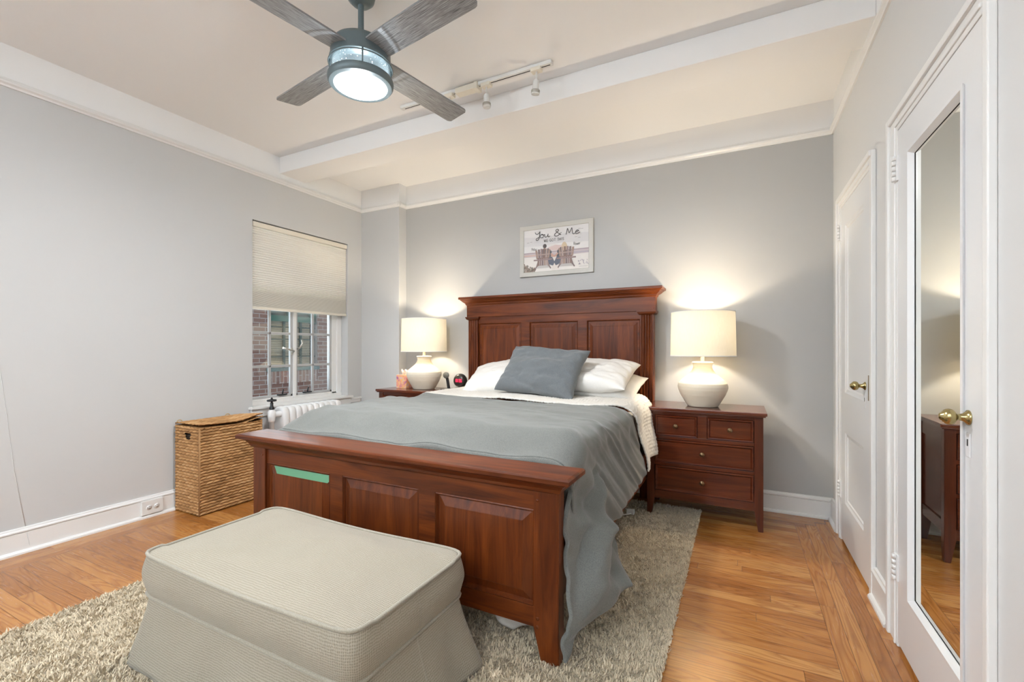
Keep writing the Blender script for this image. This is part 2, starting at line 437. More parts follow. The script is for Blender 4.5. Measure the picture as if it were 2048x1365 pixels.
# left wall with the window opening
WY0, WY1, WZ0, WZ1 = 2.357, 3.372, .655, 2.215
mb = MB()
def lw(y0, y1, z0, z1, mi): mb.box(XL-.30, XL, y0, y1, z0, z1, mi=mi)
lw(YF-.2, YB+.2, ZR0+.02, H+.05, 1); lw(YF-.2, WY0, -.05, ZR0+.02, 0); lw(WY1, YB+.2, -.05, ZR0+.02, 0)
lw(WY0, WY1, WZ1, ZR0+.02, 0); lw(WY0, WY1, -.05, WZ0, 0)
struct(mb, 'wall_left', ['wall_l', 'ceil'], 'pale grey left wall with the window', 'wall')
mb = MB(); mb.box(XL-.2, XR+.2, YB, YB+.2, -.05, ZR0+.02, mi=0); mb.box(XL-.2, XR+.2, YB, YB+.2, ZR0+.02, H+.05, mi=1)
struct(mb, 'wall_back', ['wall_b', 'ceil'], 'grey accent wall behind the bed', 'wall')
mb = MB(); mb.box(XL-.02, XP, YP, YB+.02, -.02, ZR0+.02, .003, mi=0); mb.box(XL-.02, XP, YP, YB+.02, ZR0+.02, H+.02, mi=1)
struct(mb, 'wall_pillar', ['wall_l', 'ceil'], 'pale grey pillar boxed out of the back left corner', 'wall')
mb = MB(); mb.box(XR, XR+.2, YF-.2, YB+.2, -.05, ZR0+.02, mi=0); mb.box(XR, XR+.2, YF-.2, YB+.2, ZR0+.02, H+.05, mi=1)
P['wall_r'] = paint('off_white_wall_paint', (.66, .66, .655, 1), .5, .2, 30)
struct(mb, 'wall_right', ['wall_r', 'ceil'], 'off white right wall with two doors', 'wall')
# unseen wall behind the camera, two openings added to let light in
mb = MB()
ops = [(-3.2, -1.9), (-1.4, -.1)]; xs = [XL-.2, -3.2, -1.9, -1.4, -.1, XR+.2]
for a, b in ((XL-.2, -3.2), (-1.9, -1.4), (-.1, XR+.2)): mb.box(a, b, YF-.2, YF, -.05, H+.05)
for a, b in ops: mb.box(a, b, YF-.2, YF, -.05, .78); mb.box(a, b, YF-.2, YF, 2.32, H+.05)
struct(mb, 'unseen_wall_front', 'wall_l', 'unseen pale grey wall behind the viewpoint with added openings', 'wall')

# picture rails
RAILP = [(0, 0), (.010, 0), (.013, .010), (.024, .018), (.026, .028), (.020, .036), (.020, .044), (.008, .050), (0, .050)]
def rail(name, axis, base, sgn, t0, t1, lab):
    mb = MB()
    if axis == 'y': fr = lambda p, q, t: (base+sgn*p, t, ZR0+q)
    else: fr = lambda p, q, t: (t, base+sgn*p, ZR0+q)
    mb.prism(RAILP, fr, t0, t1); struct(mb, name, 'white', lab, 'trim', sm_ang=35)
rail('trim_1', 'y', XL, 1, YF, YP, 'white picture rail along the left wall')
rail('trim_2', 'x', YP, -1, XL, XP+.026, 'white picture rail across the pillar front')
rail('trim_3', 'y', XP, 1, YP-.026, YB, 'short white picture rail on the pillar side')
rail('trim_4', 'x', YB, -1, XP, XR, 'white picture rail above the bed wall')
rail('trim_5', 'y', XR, -1, YF, YB, 'white picture rail along the right wall')
# baseboards
BP = [(0, 0), (.034, 0), (.033, .010), (.026, .018), (.017, .020), (.016, .112), (.012, .114), (.020, .120), (.020, .126), (.012, .132), (.010, .140), (0, .142)]
def basebd(name, axis, base, sgn, t0, t1, lab):
    mb = MB()
    if axis == 'y': fr = lambda p, q, t: (base+sgn*p, t, q)
    else: fr = lambda p, q, t: (t, base+sgn*p, q)
    mb.prism(BP, fr, t0, t1); struct(mb, name, 'white', lab, 'baseboard', sm_ang=35)
basebd('baseboard_left', 'y', XL, 1, YF, YP, 'white baseboard along the left wall')
basebd('baseboard_pillar', 'x', YP, -1, XL, XP+.016, 'white baseboard at the pillar')
basebd('baseboard_back', 'x', YB, -1, XP, XR, 'white baseboard along the back wall')
basebd('baseboard_right', 'y', XR, -1, 3.42, YB, 'short white baseboard between the corner and the far door')
basebd('baseboard_right', 'y', XR, -1, 2.34, 2.60, 'short white baseboard between the two doors')
basebd('baseboard_right', 'y', XR, -1, YF, 1.505, 'white baseboard in front of the mirrored door')
# painted-over cable on the left wall
mb = MB()
mb.tube([(XL, .80, 1.75), (XL, .925, 1.10), (XL, .955, .80), (XL, .985, .47), (XL, 1.03, .14)], .0018, 8)
mb.tube([(XL+.016, 1.03, .11), (XL+.0155, 1.045, .02)], .0014, 8)
struct(mb, 'trim_6', 'wall_l', 'thin painted-over cable running down the left wall', 'trim')
mb = MB(); mb.box(XL, XL+.02, 3.40, 3.545, .615, .632, .002); mb.box(XL, XL+.012, 3.40, 3.53, .585, .615)
struct(mb, 'trim_7', 'white', 'short white ledge right of the window sill', 'trim')

# ------------------------------------------------------------------ window_1
setting((XL, (WY0+WY1)/2, WZ0))
win = bpy.data.objects.new('window_1', None); COL.objects.link(win); win.location = ORG
win['kind'] = 'structure'; win['label'] = 'white casement window on the left wall under the pleated shade'; win['category'] = 'window'
XS = -3.715
mb = MB()
for a, b, c, d in ((WY0, WY0+.035, WZ0, WZ1), (3.262, WY1, WZ0, WZ1), (WY0, WY1, WZ0, .705), (WY0, WY1, 2.17, WZ1)): mb.box(XS-.04, XS+.012, a, b, c, d, .004)
mb.box(XS-.04, XS+.028, 3.315, WY1, WZ0, WZ1, .006); mb.box(XS-.04, XS+.03, WY0, WY1, WZ0, .690, .006)
mb.build('window_frame', 'white', win)
mb = MB()
mb.box(XL-.13, XL+.045, WY0-.035, WY1+.035, .640, .660, .006); mb.box(XL, XL+.022, WY0-.02, WY1+.02, .575, .640, .004)
mb.build('window_sill', 'white', win)
for y0, y1, flip in ((2.392, 2.815, 1), (2.845, 3.262, 0)):
    z0, z1 = .705, 2.17; mb = MB(); fw = .022
    for a, b, c, d in ((y0, y0+fw, z0, z1), (y1-fw, y1, z0, z1), (y0, y1, z0, z0+fw), (y0, y1, z1-fw, z1)): mb.box(XS-.018, XS+.008, a, b, c, d, .003)
    ym = (y0+y1)/2-.012
    mb.box(XS-.014, XS+.004, ym-.011, ym+.011, z0, z1, .004)
    for z in (.985, 1.280, 1.575, 1.870): mb.box(XS-.014, XS+.004, y0, y1, z-.011, z+.011, .004)
    sash = mb.build('sash', 'sash', win)
    mb = MB(); mb.box(XS-.008, XS-.004, y0+.01, y1-.01, z0+.01, z1-.01); mb.build('pane', 'glass', sash)
    mb = MB()
    if flip: mb.tube([(XS+.012, 2.805, 1.115), (XS+.045, 2.80, 1.118), (XS+.05, 2.74, 1.135), (XS+.045, 2.69, 1.150)], [.011, .009, .008, .010]); mb.box(XS+.004, XS+.014, 2.795, 2.812, 1.085, 1.15, .003)
    else: mb.tube([(XS+.012, 2.865, 1.14), (XS+.04, 2.868, 1.15), (XS+.05, 2.885, 1.19), (XS+.04, 2.89, 1.225)], [.010, .008, .008, .009])
    mb.build('casement_handle', 'steel', sash)
    mb = MB(); yk = 2.70 if flip else 2.965
    mb.box(XS+.006, XS+.03, yk-.045, yk+.045, .722, .734, .003); mb.tube([(XS+.02, yk, .73), (XS+.022, yk+.01, .775)], .006)
    mb.build('stay_bar', 'iron', sash)
mb = MB(); mb.box(XS-.03, XS+.022, 2.815, 2.847, .69, 2.18, .006); mb.build('mullion', 'white', win)

# ------------------------------------------------------------------ doors on the right wall
def frx(base): return lambda a, b, d: (base-d, a, b)
def door(name, lab, y0, y1, ztop, zbot, yc0, yc1, ctop, panels, mirror):
    setting((XR, (y0+y1)/2, 0))
    root = bpy.data.objects.new(name, None); COL.objects.link(root); root.location = ORG
    root['kind'] = 'structure'; root['label'] = lab; root['category'] = 'door'
    mb = MB()   # casing
    fp = .020
    def cas(a0, a1, b0, b1): mb.box(XR-fp, XR, a0, a1, b0, b1, .004)
    cas(y1, yc1, 0, ctop); cas(yc0, y0, 0, ctop); cas(y0, y1, ztop, ctop)
    mb.box(XR-fp-.010, XR, yc1-.028, yc1, 0, ctop, .006); mb.box(XR-fp-.010, XR-.001, yc0+.001, yc1-.0285, ctop-.028, ctop-.0005, .006)
    mb.box(XR-fp-.005, XR, y1+.018, y1+.032, 0, ztop+.03, .004); mb.box(XR-fp-.005, XR, y0, y1+.0175, ztop+.018, ztop+.0315, .004)
    mb.build('door_casing', 'white', root)
    mb = MB(); e = .003; xs = .018   # slab surface 14 mm proud of the wall plane
    ys = [y0+e, y1-e]; zs = [zbot, ztop-e]
    holes = panels if not mirror else [mirror]
    # stiles and rails around the openings
    a0 = min(h[0] for h in holes); a1 = max(h[1] for h in holes)
    mb.box(XR-xs, XR+.02, ys[0], a0, zs[0], zs[1]); mb.box(XR-xs, XR+.02, a1, ys[1], zs[0], zs[1])
    zz = sorted([(h[2], h[3]) for h in holes]); prev = zs[0]
    for c, d in zz: mb.box(XR-xs, XR+.02, a0, a1, prev, c); prev = d
    mb.box(XR-xs, XR+.02, a0, a1, prev, zs[1])
    fr = frx(XR)
    for a, b, c, d in holes:
        if mirror: mb.loft_rect(fr, [(a, b, c, d, xs), (a-.004, b+.004, c-.004, d+.004, xs+.006), (a+.008, b-.008, c+.008, d-.008, xs+.007), (a+.016, b-.016, c+.016, d-.016, xs-.004), (a+.020, b-.020, c+.020, d-.020, xs-.010)], fill=False)
        else: mb.loft_rect(fr, [(a, b, c, d, xs), (a+.010, b-.010, c+.010, d-.010, xs-.006), (a+.020, b-.020, c+.020, d-.020, xs-.007), (a+.026, b-.026, c+.026, d-.026, xs-.012)])
    slab = mb.build('door_slab', 'door', root)
    if mirror:
        a, b, c, d = mirror; mb = MB(); mb.box(XR-.006, XR+.004, a+.006, b-.006, c+.006, d-.006); mb.build('mirror', 'mirror', root, label='tall mirror set into the door')
        mb = MB(); g = .018
        for r_ in ((b-g-.004, b-g, c+g, d-g),): mb.box(XR-.0066, XR-.006, *r_)
        mb.box(XR-.0066, XR-.006, a+g, b-g, d-g-.004, d-g); mb.build('mirror_edge', 'dark', root)
    for zh in (1.84, .305):
        mb = MB(); yh = y1+.004
        mb.box(XR-.024, XR-.012, yh-.018, yh+.022, zh-.05, zh+.05, .002)
        for k in range(5): mb.lathe([(.0075, -.009), (.0075, .009)], (XR-.028, yh, zh-.04+.02*k), 12, cap0=True, cap1=True)
        mb.build('hinge', 'white', root)
    yk, zk = y0+.075, .965
    mb = MB(); x0 = XR-xs
    mb.lathe([(r_*.74, h_*.76) for r_, h_ in [(.0, 0), (.027, 0), (.027, -.004), (.022, -.007), (.020, -.010), (.014, -.016), (.0115, -.026), (.012, -.034), (.017, -.035), (.0245, -.040), (.0280, -.046), (.0295, -.053), (.0285, -.060), (.0245, -.066), (.0195, -.069), (.0190, -.0715), (.0145, -.073), (.0130, -.077), (.008, -.080), (0, -.081)]], (x0, yk, zk), 32, 'x')
    mb.build('doorknob', 'brass', root)
    mb = MB(); mb.box(x0-.003, x0, yk-.013, yk+.013, zk-.105, zk-.04, .0025); k = mb.build('keyhole_plate', 'door', root)
    mb = MB(); mb.box(x0-.0036, x0-.003, yk-.003, yk+.003, zk-.075, zk-.057); mb.build('keyhole', 'dark', k)
    if not mirror:
        mb = MB(); mb.box(x0-.001, x0+.002, y0+.006, y0+.020, .90, 1.02); mb.build('lock_plate', 'knob', root)
    return root
door('door_1', 'white door with a tall mirror panel on the right wall', 1.535, 2.215, 1.985, .02, 1.508, 2.33, 2.065, None, (1.635, 2.085, .235, 1.860))
door('door_2', 'white two panel door near the back right corner', 2.640, 3.305, 1.985, .02, 2.600, 3.42, 2.065, [(2.75, 3.19, .25, .66), (2.75, 3.19, .89, 1.86)], None)

# ================================================================== OUTSIDE
XN = -7.2
bd = thing('neighbouring_building', 'brown brick building seen through the casement window', 'building', (XN, 5.5, -2))
NW = (4.98, 6.00, .80, 2.6)
mb = MB()
def bq(y0, y1, z0, z1, x=XN, sw=False):
    f = mb.face([(x, y0, z0), (x, y1, z0), (x, y1, z1), (x, y0, z1)])
    for l, (a, b) in zip(f.loops, ((y0, z0), (y1, z0), (y1, z1), (y0, z1))): l[mb.uv].uv = (b, a+.05) if sw else (a, b)
bq(0, NW[0], -2, 8); bq(NW[1], 14, -2, 8); bq(NW[0], NW[1], -2, .52); bq(NW[0], NW[1], .52, .74, XN+.02, True); bq(NW[0], NW[1], NW[3], 8)
for y in (NW[0], NW[1]): mb.face([(XN, y, .74), (XN-.12, y, .74), (XN-.12, y, NW[3]), (XN, y, NW[3])])
mb.build('brick_wall', 'brick', bd, recalc=False)
mb = MB(); mb.box(XN-.1, XN+.04, NW[0]-.02, NW[1]+.02, .74, .80, .004); mb.build('stone_sill', plain('grey_green_stone', (.13, .19, .18, 1), .8), bd)
mb = MB(); mb.box(XN-.11, XN-.03, NW[0], NW[0]+.07, 1.70, NW[3]); mb.box(XN-.11, XN-.03, NW[0]+.42, NW[0]+.56, 1.66, NW[3]); mb.box(XN-.11, XN-.03, NW[1]-.12, NW[1], 1.60, NW[3]); mb.box(XN-.11, XN-.03, NW[0], NW[1], 1.62, 1.72)
fr_ = mb.build('green_sash', 'green', bd)
mb = MB(); mb.box(XN-.10, XN-.095, NW[0], NW[1], 1.6, NW[3]); mb.build('pane', plain('dark_window_pane', (.06, .09, .07, 1), .1), fr_)
mb = MB()
for k in range(27): mb.box(XN-.11, XN-.09, NW[0], NW[1]-.1, .80+k*.031, .824+k*.031)
bl = mb.build('louvre_blind', plain('tan_louvre', (.42, .36, .26, 1), .7), bd)
mb = MB()
for y in (NW[0]+.36, NW[0]+.70, NW[1]-.06): mb.box(XN-.08, XN-.05, y-.02, y+.02, .80, 1.64)
for z in (.99, 1.30, 1.52): mb.box(XN-.08, XN-.06, NW[0], NW[1], z-.01, z+.01)
mb.build('guard_bar', plain('dark_green_bar', (.05, .08, .07, 1), .6), bd)
mb = MB(); mb.box(XN-.2, XN-.12, NW[0]-.05, NW[1]+.05, .7, NW[3]+.05); mb.build('window_backing', 'dark', bd)

# ================================================================== RUG
def build_rug():
    RX0, RX1, RY0, RY1 = -2.61, -.245, .30, 3.41
    r = thing('shag_rug', 'thick beige shag rug lying under the bed and ottoman', 'rug', ((RX0+RX1)/2, (RY0+RY1)/2, 0))
    mb = MB(); mb.box(RX0, RX1, RY0, RY1, .0005, .009, .003); bo = mb.build('backing', plain('rug_backing', (.52, .45, .34, 1), .95), r)
    # individual yarn tufts, leaning
    pts = []
    N = 300000
    x = rng.uniform(RX0-.004, RX1+.006, N); y = rng.uniform(RY0, RY1+.004, N)
    hid = (x > -2.12) & (x < -.80) & (y > 1.75) & (y < 3.2) | (x > -1.85) & (x < -.98) & (y > .95) & (y < 1.3)
    x, y = x[~hid], y[~hid]; N = len(x)
    tone = np.clip(.58+.08*fbm(x*9, y*9, 3)+.10*fbm(x*90, y*90, 8, 2)+rng.normal(0, .10, N), 0, 1)
    d = 2*PI*(.30*fbm(x*4, y*4, 1, 2)+.45*fbm(x*45, y*45, 2, 2))+rng.normal(0, 1.1, N); L = rng.uniform(.011, .018, N)*(1+.18*fbm(x*30, y*30, 5, 2)); w = rng.uniform(.0016, .0027, N)
    lean = rng.uniform(.15, .9, N)
    dx, dy = np.cos(d)*lean, np.sin(d)*lean
    px, py = -np.sin(d)*w, np.cos(d)*w
    z0 = np.full(N, .006); z1 = z0+L*.65; z2 = z0+L
    B = lambda ax, ay, az: np.stack([ax, ay, az], 1)
    V = np.stack([B(x-px, y-py, z0), B(x+px, y+py, z0), B(x+px*.9+dx*L*.5, y+py*.9+dy*L*.5, z1), B(x-px*.9+dx*L*.5, y-py*.9+dy*L*.5, z1), B(x+dx*L*1.15, y+dy*L*1.15, z2)], 1).reshape(-1, 3)
    V -= np.array(ORG)[None]
    i = np.arange(N)*5
    F4 = np.stack([i, i+1, i+2, i+3], 1); F3 = np.stack([i+3, i+2, i+4], 1)
    me = bpy.data.meshes.new('pile'); me.vertices.add(len(V)); me.vertices.foreach_set('co', V.ravel().astype(np.float32))
    li = np.concatenate([F4.ravel(), F3.ravel()]); me.loops.add(len(li)); me.loops.foreach_set('vertex_index', li.astype(np.int32))
    me.polygons.add(2*N); me.polygons.foreach_set('loop_start', np.concatenate([np.arange(N)*4, 4*N+np.arange(N)*3]).astype(np.int32))
    me.update(calc_edges=True); me.validate()
    at = me.attributes.new('tone', 'FLOAT', 'POINT')
    tv = np.repeat(tone, 5)*np.tile([.55, .55, 1, 1, 1.1], N)
    at.data.foreach_set('value', np.repeat(tone, 5).astype(np.float32))
    me.materials.append(P['rug']); o = bpy.data.objects.new('pile', me); COL.objects.link(o); o.parent = r; o['kind'] = 'stuff'
build_rug()

# ================================================================== BED
bed = thing('bed', 'dark cherry panel bed with a tall crown moulded headboard', 'bed', (-1.43, 2.53, 0))
fry = lambda base: (lambda a, b, d: (a, base-d, b))
def raised_panel(a0, a1, b0, b1, yb, name, parent, mat='wz'):
    mb = MB()
    mb.loft_rect(fry(yb), [(a0, a1, b0, b1, .0), (a0+.006, a1-.006, b0+.006, b1-.006, .004), (a0+.012, a1-.012, b0+.012, b1-.012, -.009), (a0+.016, a1-.016, b0+.016, b1-.016, -.010), (a0+.050, a1-.050, b0+.050, b1-.050, .002), (a0+.052, a1-.052, b0+.052, b1-.052, .004)])
    return mb.build(name, mat, parent)
def cap_loft(mb, x0, x1, y0, y1, prof):
    mb.rings([[(x0-o, y0-o, z), (x1+o, y0-o, z), (x1+o, y1+o, z), (x0-o, y1+o, z)] for o, z in prof], True, True, True, False)
# footboard
FY0, FY1 = 1.502, 1.560
mb = MB()
for a, b in ((-2.19, -1.185), (-1.73, -1.645)): pass
mb.box(-2.19, -.672, FY0+.010, FY1-.004, .556, .640, .002)       # top rail
mb.box(-2.19, -.672, FY0+.010, FY1-.004, .125, .200, .002)       # bottom rail
for a, b in ((-1.728, -1.648), (-1.203, -1.120)): mb.box(a, b, FY0+.0102, FY1-.006, .198, .558, .001)
mb.box(-2.19, -.672, FY1-.022, FY1-.006, .19, .57)               # back sheet
foot = mb.build('footboard', 'wx', bed)
for a, b in ((-2.192, -1.728), (-1.648, -1.203), (-1.120, -.672)): raised_panel(a, b, .199, .558, FY0+.0125, 'panel', foot)
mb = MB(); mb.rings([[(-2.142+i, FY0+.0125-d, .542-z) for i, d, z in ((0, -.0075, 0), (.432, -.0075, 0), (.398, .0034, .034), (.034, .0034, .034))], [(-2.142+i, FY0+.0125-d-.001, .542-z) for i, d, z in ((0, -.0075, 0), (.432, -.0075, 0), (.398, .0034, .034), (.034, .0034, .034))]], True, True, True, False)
mb.build('green_reflection_strip', 'reflected_green', foot, label='painted pale green reflection along the top bevel of the left panel')  # thin coloured strip in place of a green reflection on the bevel
mb = MB(); cap_loft(mb, -2.284, -.575, FY0, FY1+.004, [(0, .628), (.004, .632), (.010, .634), (.014, .646), (.026, .662), (.034, .668), (.036, .674), (.056, .676), (.060, .680), (.060, .694), (.056, .699), (.05, .701)])
mb.build('cap_moulding', 'wx', foot)
for s, x0, x1 in (('l', -2.286, -2.189), ('r', -.673, -.575)):
    mb = MB(); xi = x0+.03 if s == 'r' else x0; xj = x1-.03 if s == 'l' else x1
    mb.rings([[(xi, FY0+.004, 0), (xj, FY0+.004, 0), (xj, FY1-.004, 0), (xi, FY1-.004, 0)], [(x0, FY0, .13), (x1, FY0, .13), (x1, FY1, .13), (x0, FY1, .13)], [(x0, FY0, .63), (x1, FY0, .63), (x1, FY1, .63), (x0, FY1, .63)]], True, True, True, False)
    bmesh.ops.bevel(mb.bm, geom=mb.bm.edges[:], offset=.0025, segments=2, affect='EDGES')
    leg = mb.build('leg', 'wz', foot)
    for z in (.595, .165, .135):
        mb = MB(); mb.lathe([(0, .0), (.006, .0), (.006, -.0015), (0, -.0015)], (x0+(.017 if s == 'r' else .075), FY0, z), 12, 'y'); mb.build('peg', 'wz', leg)
# headboard
HY0, HY1 = 3.535, 3.61
mb = MB()
mb.box(-2.235, -.585, HY0+.016, HY1-.010, .30, 1.44)             # back sheet
mb.box(-2.255, -.570, HY0-.004, HY1, 1.432, 1.555, .002)          # frieze
mb.box(-2.14, -.680, HY0+.006, HY1-.012, 1.372, 1.440, .002)      # top rail
for a, b in ((-1.700, -1.622), (-1.186, -1.110)): mb.box(a, b, HY0+.0062, HY1-.012, .5, 1.38, .001)
mb.box(-2.14, -.680, HY0+.006, HY1-.012, .5, .66, .002)
head = mb.build('headboard', 'wx', bed)
for a, b in ((-2.132, -1.700), (-1.622, -1.186), (-1.110, -.682)): raised_panel(a, b, .658, 1.374, HY0+.009, 'panel', head)
mb = MB(); cap_loft(mb, -2.255, -.570, HY0-.004, HY1, [(0, 1.538), (.006, 1.545), (.009, 1.548), (.010, 1.556), (.030, 1.572), (.036, 1.580), (.044, 1.586), (.046, 1.591), (.055, 1.593), (.057, 1.597), (.057, 1.610), (.053, 1.614)])
mb.build('crown_moulding', 'wx', head)
for x0, x1 in ((-2.235, -2.135), (-.684, -.584)):
    mb = MB(); prof = []; n = 60
    for k in range(n+1):
        u = k/n; d = .0
        for c in (.2, .4, .6, .8):
            t = (u-c)/.085
            if abs(t) < 1: d = .009*math.sqrt(1-t*t)
        prof.append((x0+(x1-x0)*u, HY0-.006+d))
    prof += [(x1, HY1-.01), (x0, HY1-.01)]
    mb.prism(prof, lambda p, q, t: (p, q, t), .16, 1.408)
    mb.box(x0-.002, x1+.002, HY0-.010, HY1-.008, 0, .16, .002)
    pil = mb.build('pilaster', 'wz', head, sm_ang=40)
    mb = MB(); cap_loft(mb, x0, x1, HY0-.006, HY1-.012, [(0, 1.402), (.010, 1.408), (.016, 1.412), (.018, 1.420), (.022, 1.424), (.022, 1.433)])
    mb.build('capital', 'wx', pil)
for x in (-2.245, -.582):
    for z in (1.528, 1.452):
        mb = MB(); mb.lathe([(0, 0), (.005, 0), (.005, -.0015), (0, -.0015)], (x, HY0-.004, z), 12, 'y'); mb.build('peg', 'wz', head)
for x0, x1 in ((-2.245, -2.22), (-.606, -.578)):
    mb = MB(); mb.box(x0, x1, FY1-.02, HY0+.02, .24, .42, .003); mb.build('side_rail', 'wy', bed)
mb = MB()
for k in range(9): mb.box(-2.22, -.61, 1.70+k*.21, 1.78+k*.21, .30, .318)
mb.build('slat', plain('pale_pine', (.5, .38, .22, 1), .6), bed)

# mattress
MX0, MX1 = -2.19, -.645
mb = MB(); setting((-1.42, 2.55, .32)); mb.box(MX0, MX1, 1.665, 3.51, .32, .66, .05, 4)
single(mb.build('mattress', 'linen', None, sm_ang=60), 'thick mattress lying on the cherry bed under the duvet', 'mattress')

# ------------------------------------------------------------------ bedding
def sec_path(xc, hw, zt, r, dl, dr, s, flare_l, flare_r):
    """s in [-1,1]: left hem .. right hem; returns x,z of a cross-section (arrays)"""
    pass
def drape(xl, xr, zt, y, s, dropl, dropr, r, fl, fr):
    # arc-length parameter: left hang | arc | top | arc | right hang
    s = np.asarray(s); arc = r*PI/2; hl, hr = np.maximum(dropl-r, .001), np.maximum(dropr-r, .001); top = (xr-xl)-2*r
    tot = hl+arc+top+arc+hr; t = s*tot
    x = np.zeros_like(t); z = np.zeros_like(t); nx = np.zeros_like(t); nz = np.zeros_like(t)
    k = t < hl; q = (hl-t)/hl
    x = np.where(k, xl-fl*sstep(0, 1, q), x); z = np.where(k, zt-r-(hl-t), z); nx = np.where(k, -1, nx)
    k = (t >= hl) & (t < hl+arc); a = (t-hl)/r
    x = np.where(k, xl+r-r*np.cos(a), x); z = np.where(k, zt-r+r*np.sin(a), z); nx = np.where(k, -np.cos(a), nx); nz = np.where(k, np.sin(a), nz)
    k = (t >= hl+arc) & (t < hl+arc+top)
    x = np.where(k, xl+r+(t-hl-arc), x); z = np.where(k, zt, z); nz = np.where(k, 1, nz)
    k = (t >= hl+arc+top) & (t < hl+2*arc+top); a = (t-hl-arc-top)/r
    x = np.where(k, xr-r+r*np.sin(a), x); z = np.where(k, zt-r+r*np.cos(a), z); nx = np.where(k, np.sin(a), nx); nz = np.where(k, np.cos(a), nz)
    k = t >= hl+2*arc+top; q = (t-(hl+2*arc+top))/hr
    x = np.where(k, xr+fr*sstep(0, 1, q), x); z = np.where(k, zt-r-(t-(hl+2*arc+top)), z); nx = np.where(k, 1, nx)
    side = np.where(t > tot/2, 1.0, -1.0)
    hang = np.where(side > 0, np.clip((t-(hl+arc+top))/(arc+hr), 0, 1), np.clip(((hl+arc)-t)/(arc+hl), 0, 1))
    return x, z, nx, nz, hang, side
def pl(x, pts): return np.interp(x, [p[0] for p in pts], [p[1] for p in pts])

def build_duvet():
    setting((-1.42, 2.25, .70))
    nu, nv = 230, 210
    s = np.linspace(0, 1, nv)[None, :]*np.ones((nu, 1)); v = np.linspace(0, 1, nu)[:, None]*np.ones((1, nv))
    # head edge of the duvet is skewed: further up on the left side
    yh = 2.60+.33*(1-s)**1.1+.02*np.sin(9*s)
    yh = np.where(s > .75, yh+.22*sstep(.75, 1.0, s), yh)
    yf = 1.640
    y = yf+(yh-yf)*v
    dropr = pl(y, [(1.64, .635), (1.72, .62), (1.80, .585), (1.90, .56), (1.97, .49), (2.3, .46), (2.7, .44), (3.1, .36)])
    dropl = pl(y, [(1.56, .46), (1.8, .45), (2.3, .42), (3.0, .38)])
    zt = .797-.088*sstep(1.84, 1.62, y)-.012*sstep(2.3, 3, y)
    fr_ = pl(y, [(1.64, .035), (1.8, .07), (2.0, .05), (2.5, .04), (3.1, .07)])
    fl_ = pl(y, [(1.56, .16), (1.9, .13), (3, .05)])
    x, z, nx, nz, hang, side = drape(-2.275-.045*sstep(2.1, 1.64, y), -.565, zt, y, s, dropl, dropr, .100, fl_, fr_)
    # folds: diagonal drape folds on the right, soft ripples on top
    q = y-hang*.62*side
    fold = np.sin((q*24)+2.6*fbm(q*3, hang*1.5, 1, 2)+1.5*x)*.45+.55*fbm(q*10, hang*1.2+x, 4, 3)+.75*(1-2*np.abs(fbm(q*15, hang*.8+x, 31, 2)))
    amp = .0145*sstep(.0, .55, hang)*(side > 0)+.012*sstep(.15, .8, hang)*(side < 0)
    disp = amp*fold
    tops = 1-sstep(.0, .5, hang)
    a = x*.45+y*1.0
    disp = disp+tops*(.012*fbm(x*1.1, a*4.2, 2, 3)+.011*np.abs(fbm(x*1.4+y, a*6.5, 9, 2))-.007*np.abs(fbm(x*2.2-y*1.5, a*4, 19, 2))+.003*fbm(x*6, y*14, 12, 2))
    disp = disp+tops*.006*sstep(2.1, 1.6, y)*np.sin(x*9+2*fbm(x*2, y*2, 4, 2))
    # crease fans near the right shoulder
    sh = np.exp(-((hang-.35)/.22)**2)*(side > 0)
    disp = disp+sh*.010*fbm(y*7+x*2.0, hang*2.2, 21, 2)
    X, Z, Y = x+nx*disp, z+nz*disp, y.copy()
    # hanging cloth sways toward the foot; the foot corner gathers beside the post
    c = sstep(1.98, 1.66, y)*sstep(.35, 1.0, hang)*(side > 0)
    X = X+np.exp(-((y-1.84)/.11)**2)*sstep(.45, .8, hang)*(side > 0)*(.105+.030*np.sin(hang*14+y*20)+.045*fbm(hang*5+y*4, y*9-hang*3, 41, 2))
    g_ = (hang-(.38+(y-1.64)*1.35)); g2 = (hang-(.80-(y-1.64)*.9))
    X = X+(side > 0)*sstep(2.02, 1.9, y)*sstep(1.64, 1.76, y)*sstep(.25, .45, hang)*(.026*np.exp(-(g_/.055)**2)-.020*np.exp(-((g_-.12)/.05)**2)+.022*np.exp(-(g2/.05)**2)-.014*np.exp(-((g2+.10)/.045)**2))
    Y = Y-.085*sstep(2.0, 1.64, y)*sstep(.19, .36, hang)*(side > 0)-.06*sstep(2.0, 1.64, y)*sstep(.5, 1, hang)*(side > 0)-.03*sstep(.2, 1, hang)*(side > 0)
    Z = Z+c*.018*np.sin(y*42+hang*5)
    c2 = sstep(2.0, 1.6, y)*sstep(.3, 1, hang)*(side < 0)
    X = X-c2*.05*np.sin(hang*PI)
    Z = Z+(hang > .97)*0
    uv = np.stack([x, y], 2)
    mb = MB(); mb.grid(np.stack([X, Y, Z], 2), uv)
    # foot end closes down behind the footboard
    xf, zf = X[0], Z[0]
    ok_ = np.where(zf > .56)[0]; k = slice(ok_[0], ok_[-1]+1); rows = []
    for t in np.linspace(0, 1, 8):
        rows.append(np.stack([xf[k], np.full_like(xf[k], 1.640+.004*t), zf[k]-t*.22], 1))
    mb.grid(np.array(rows))
    o = mb.build('duvet', 'duvet', None)
    md = o.modifiers.new('t', 'SOLIDIFY'); md.thickness = .018; md.offset = -1
    subdiv(o, 1)
    single(o, 'grey blue linen duvet spread over the bed and hanging off its sides', 'duvet')
build_duvet()

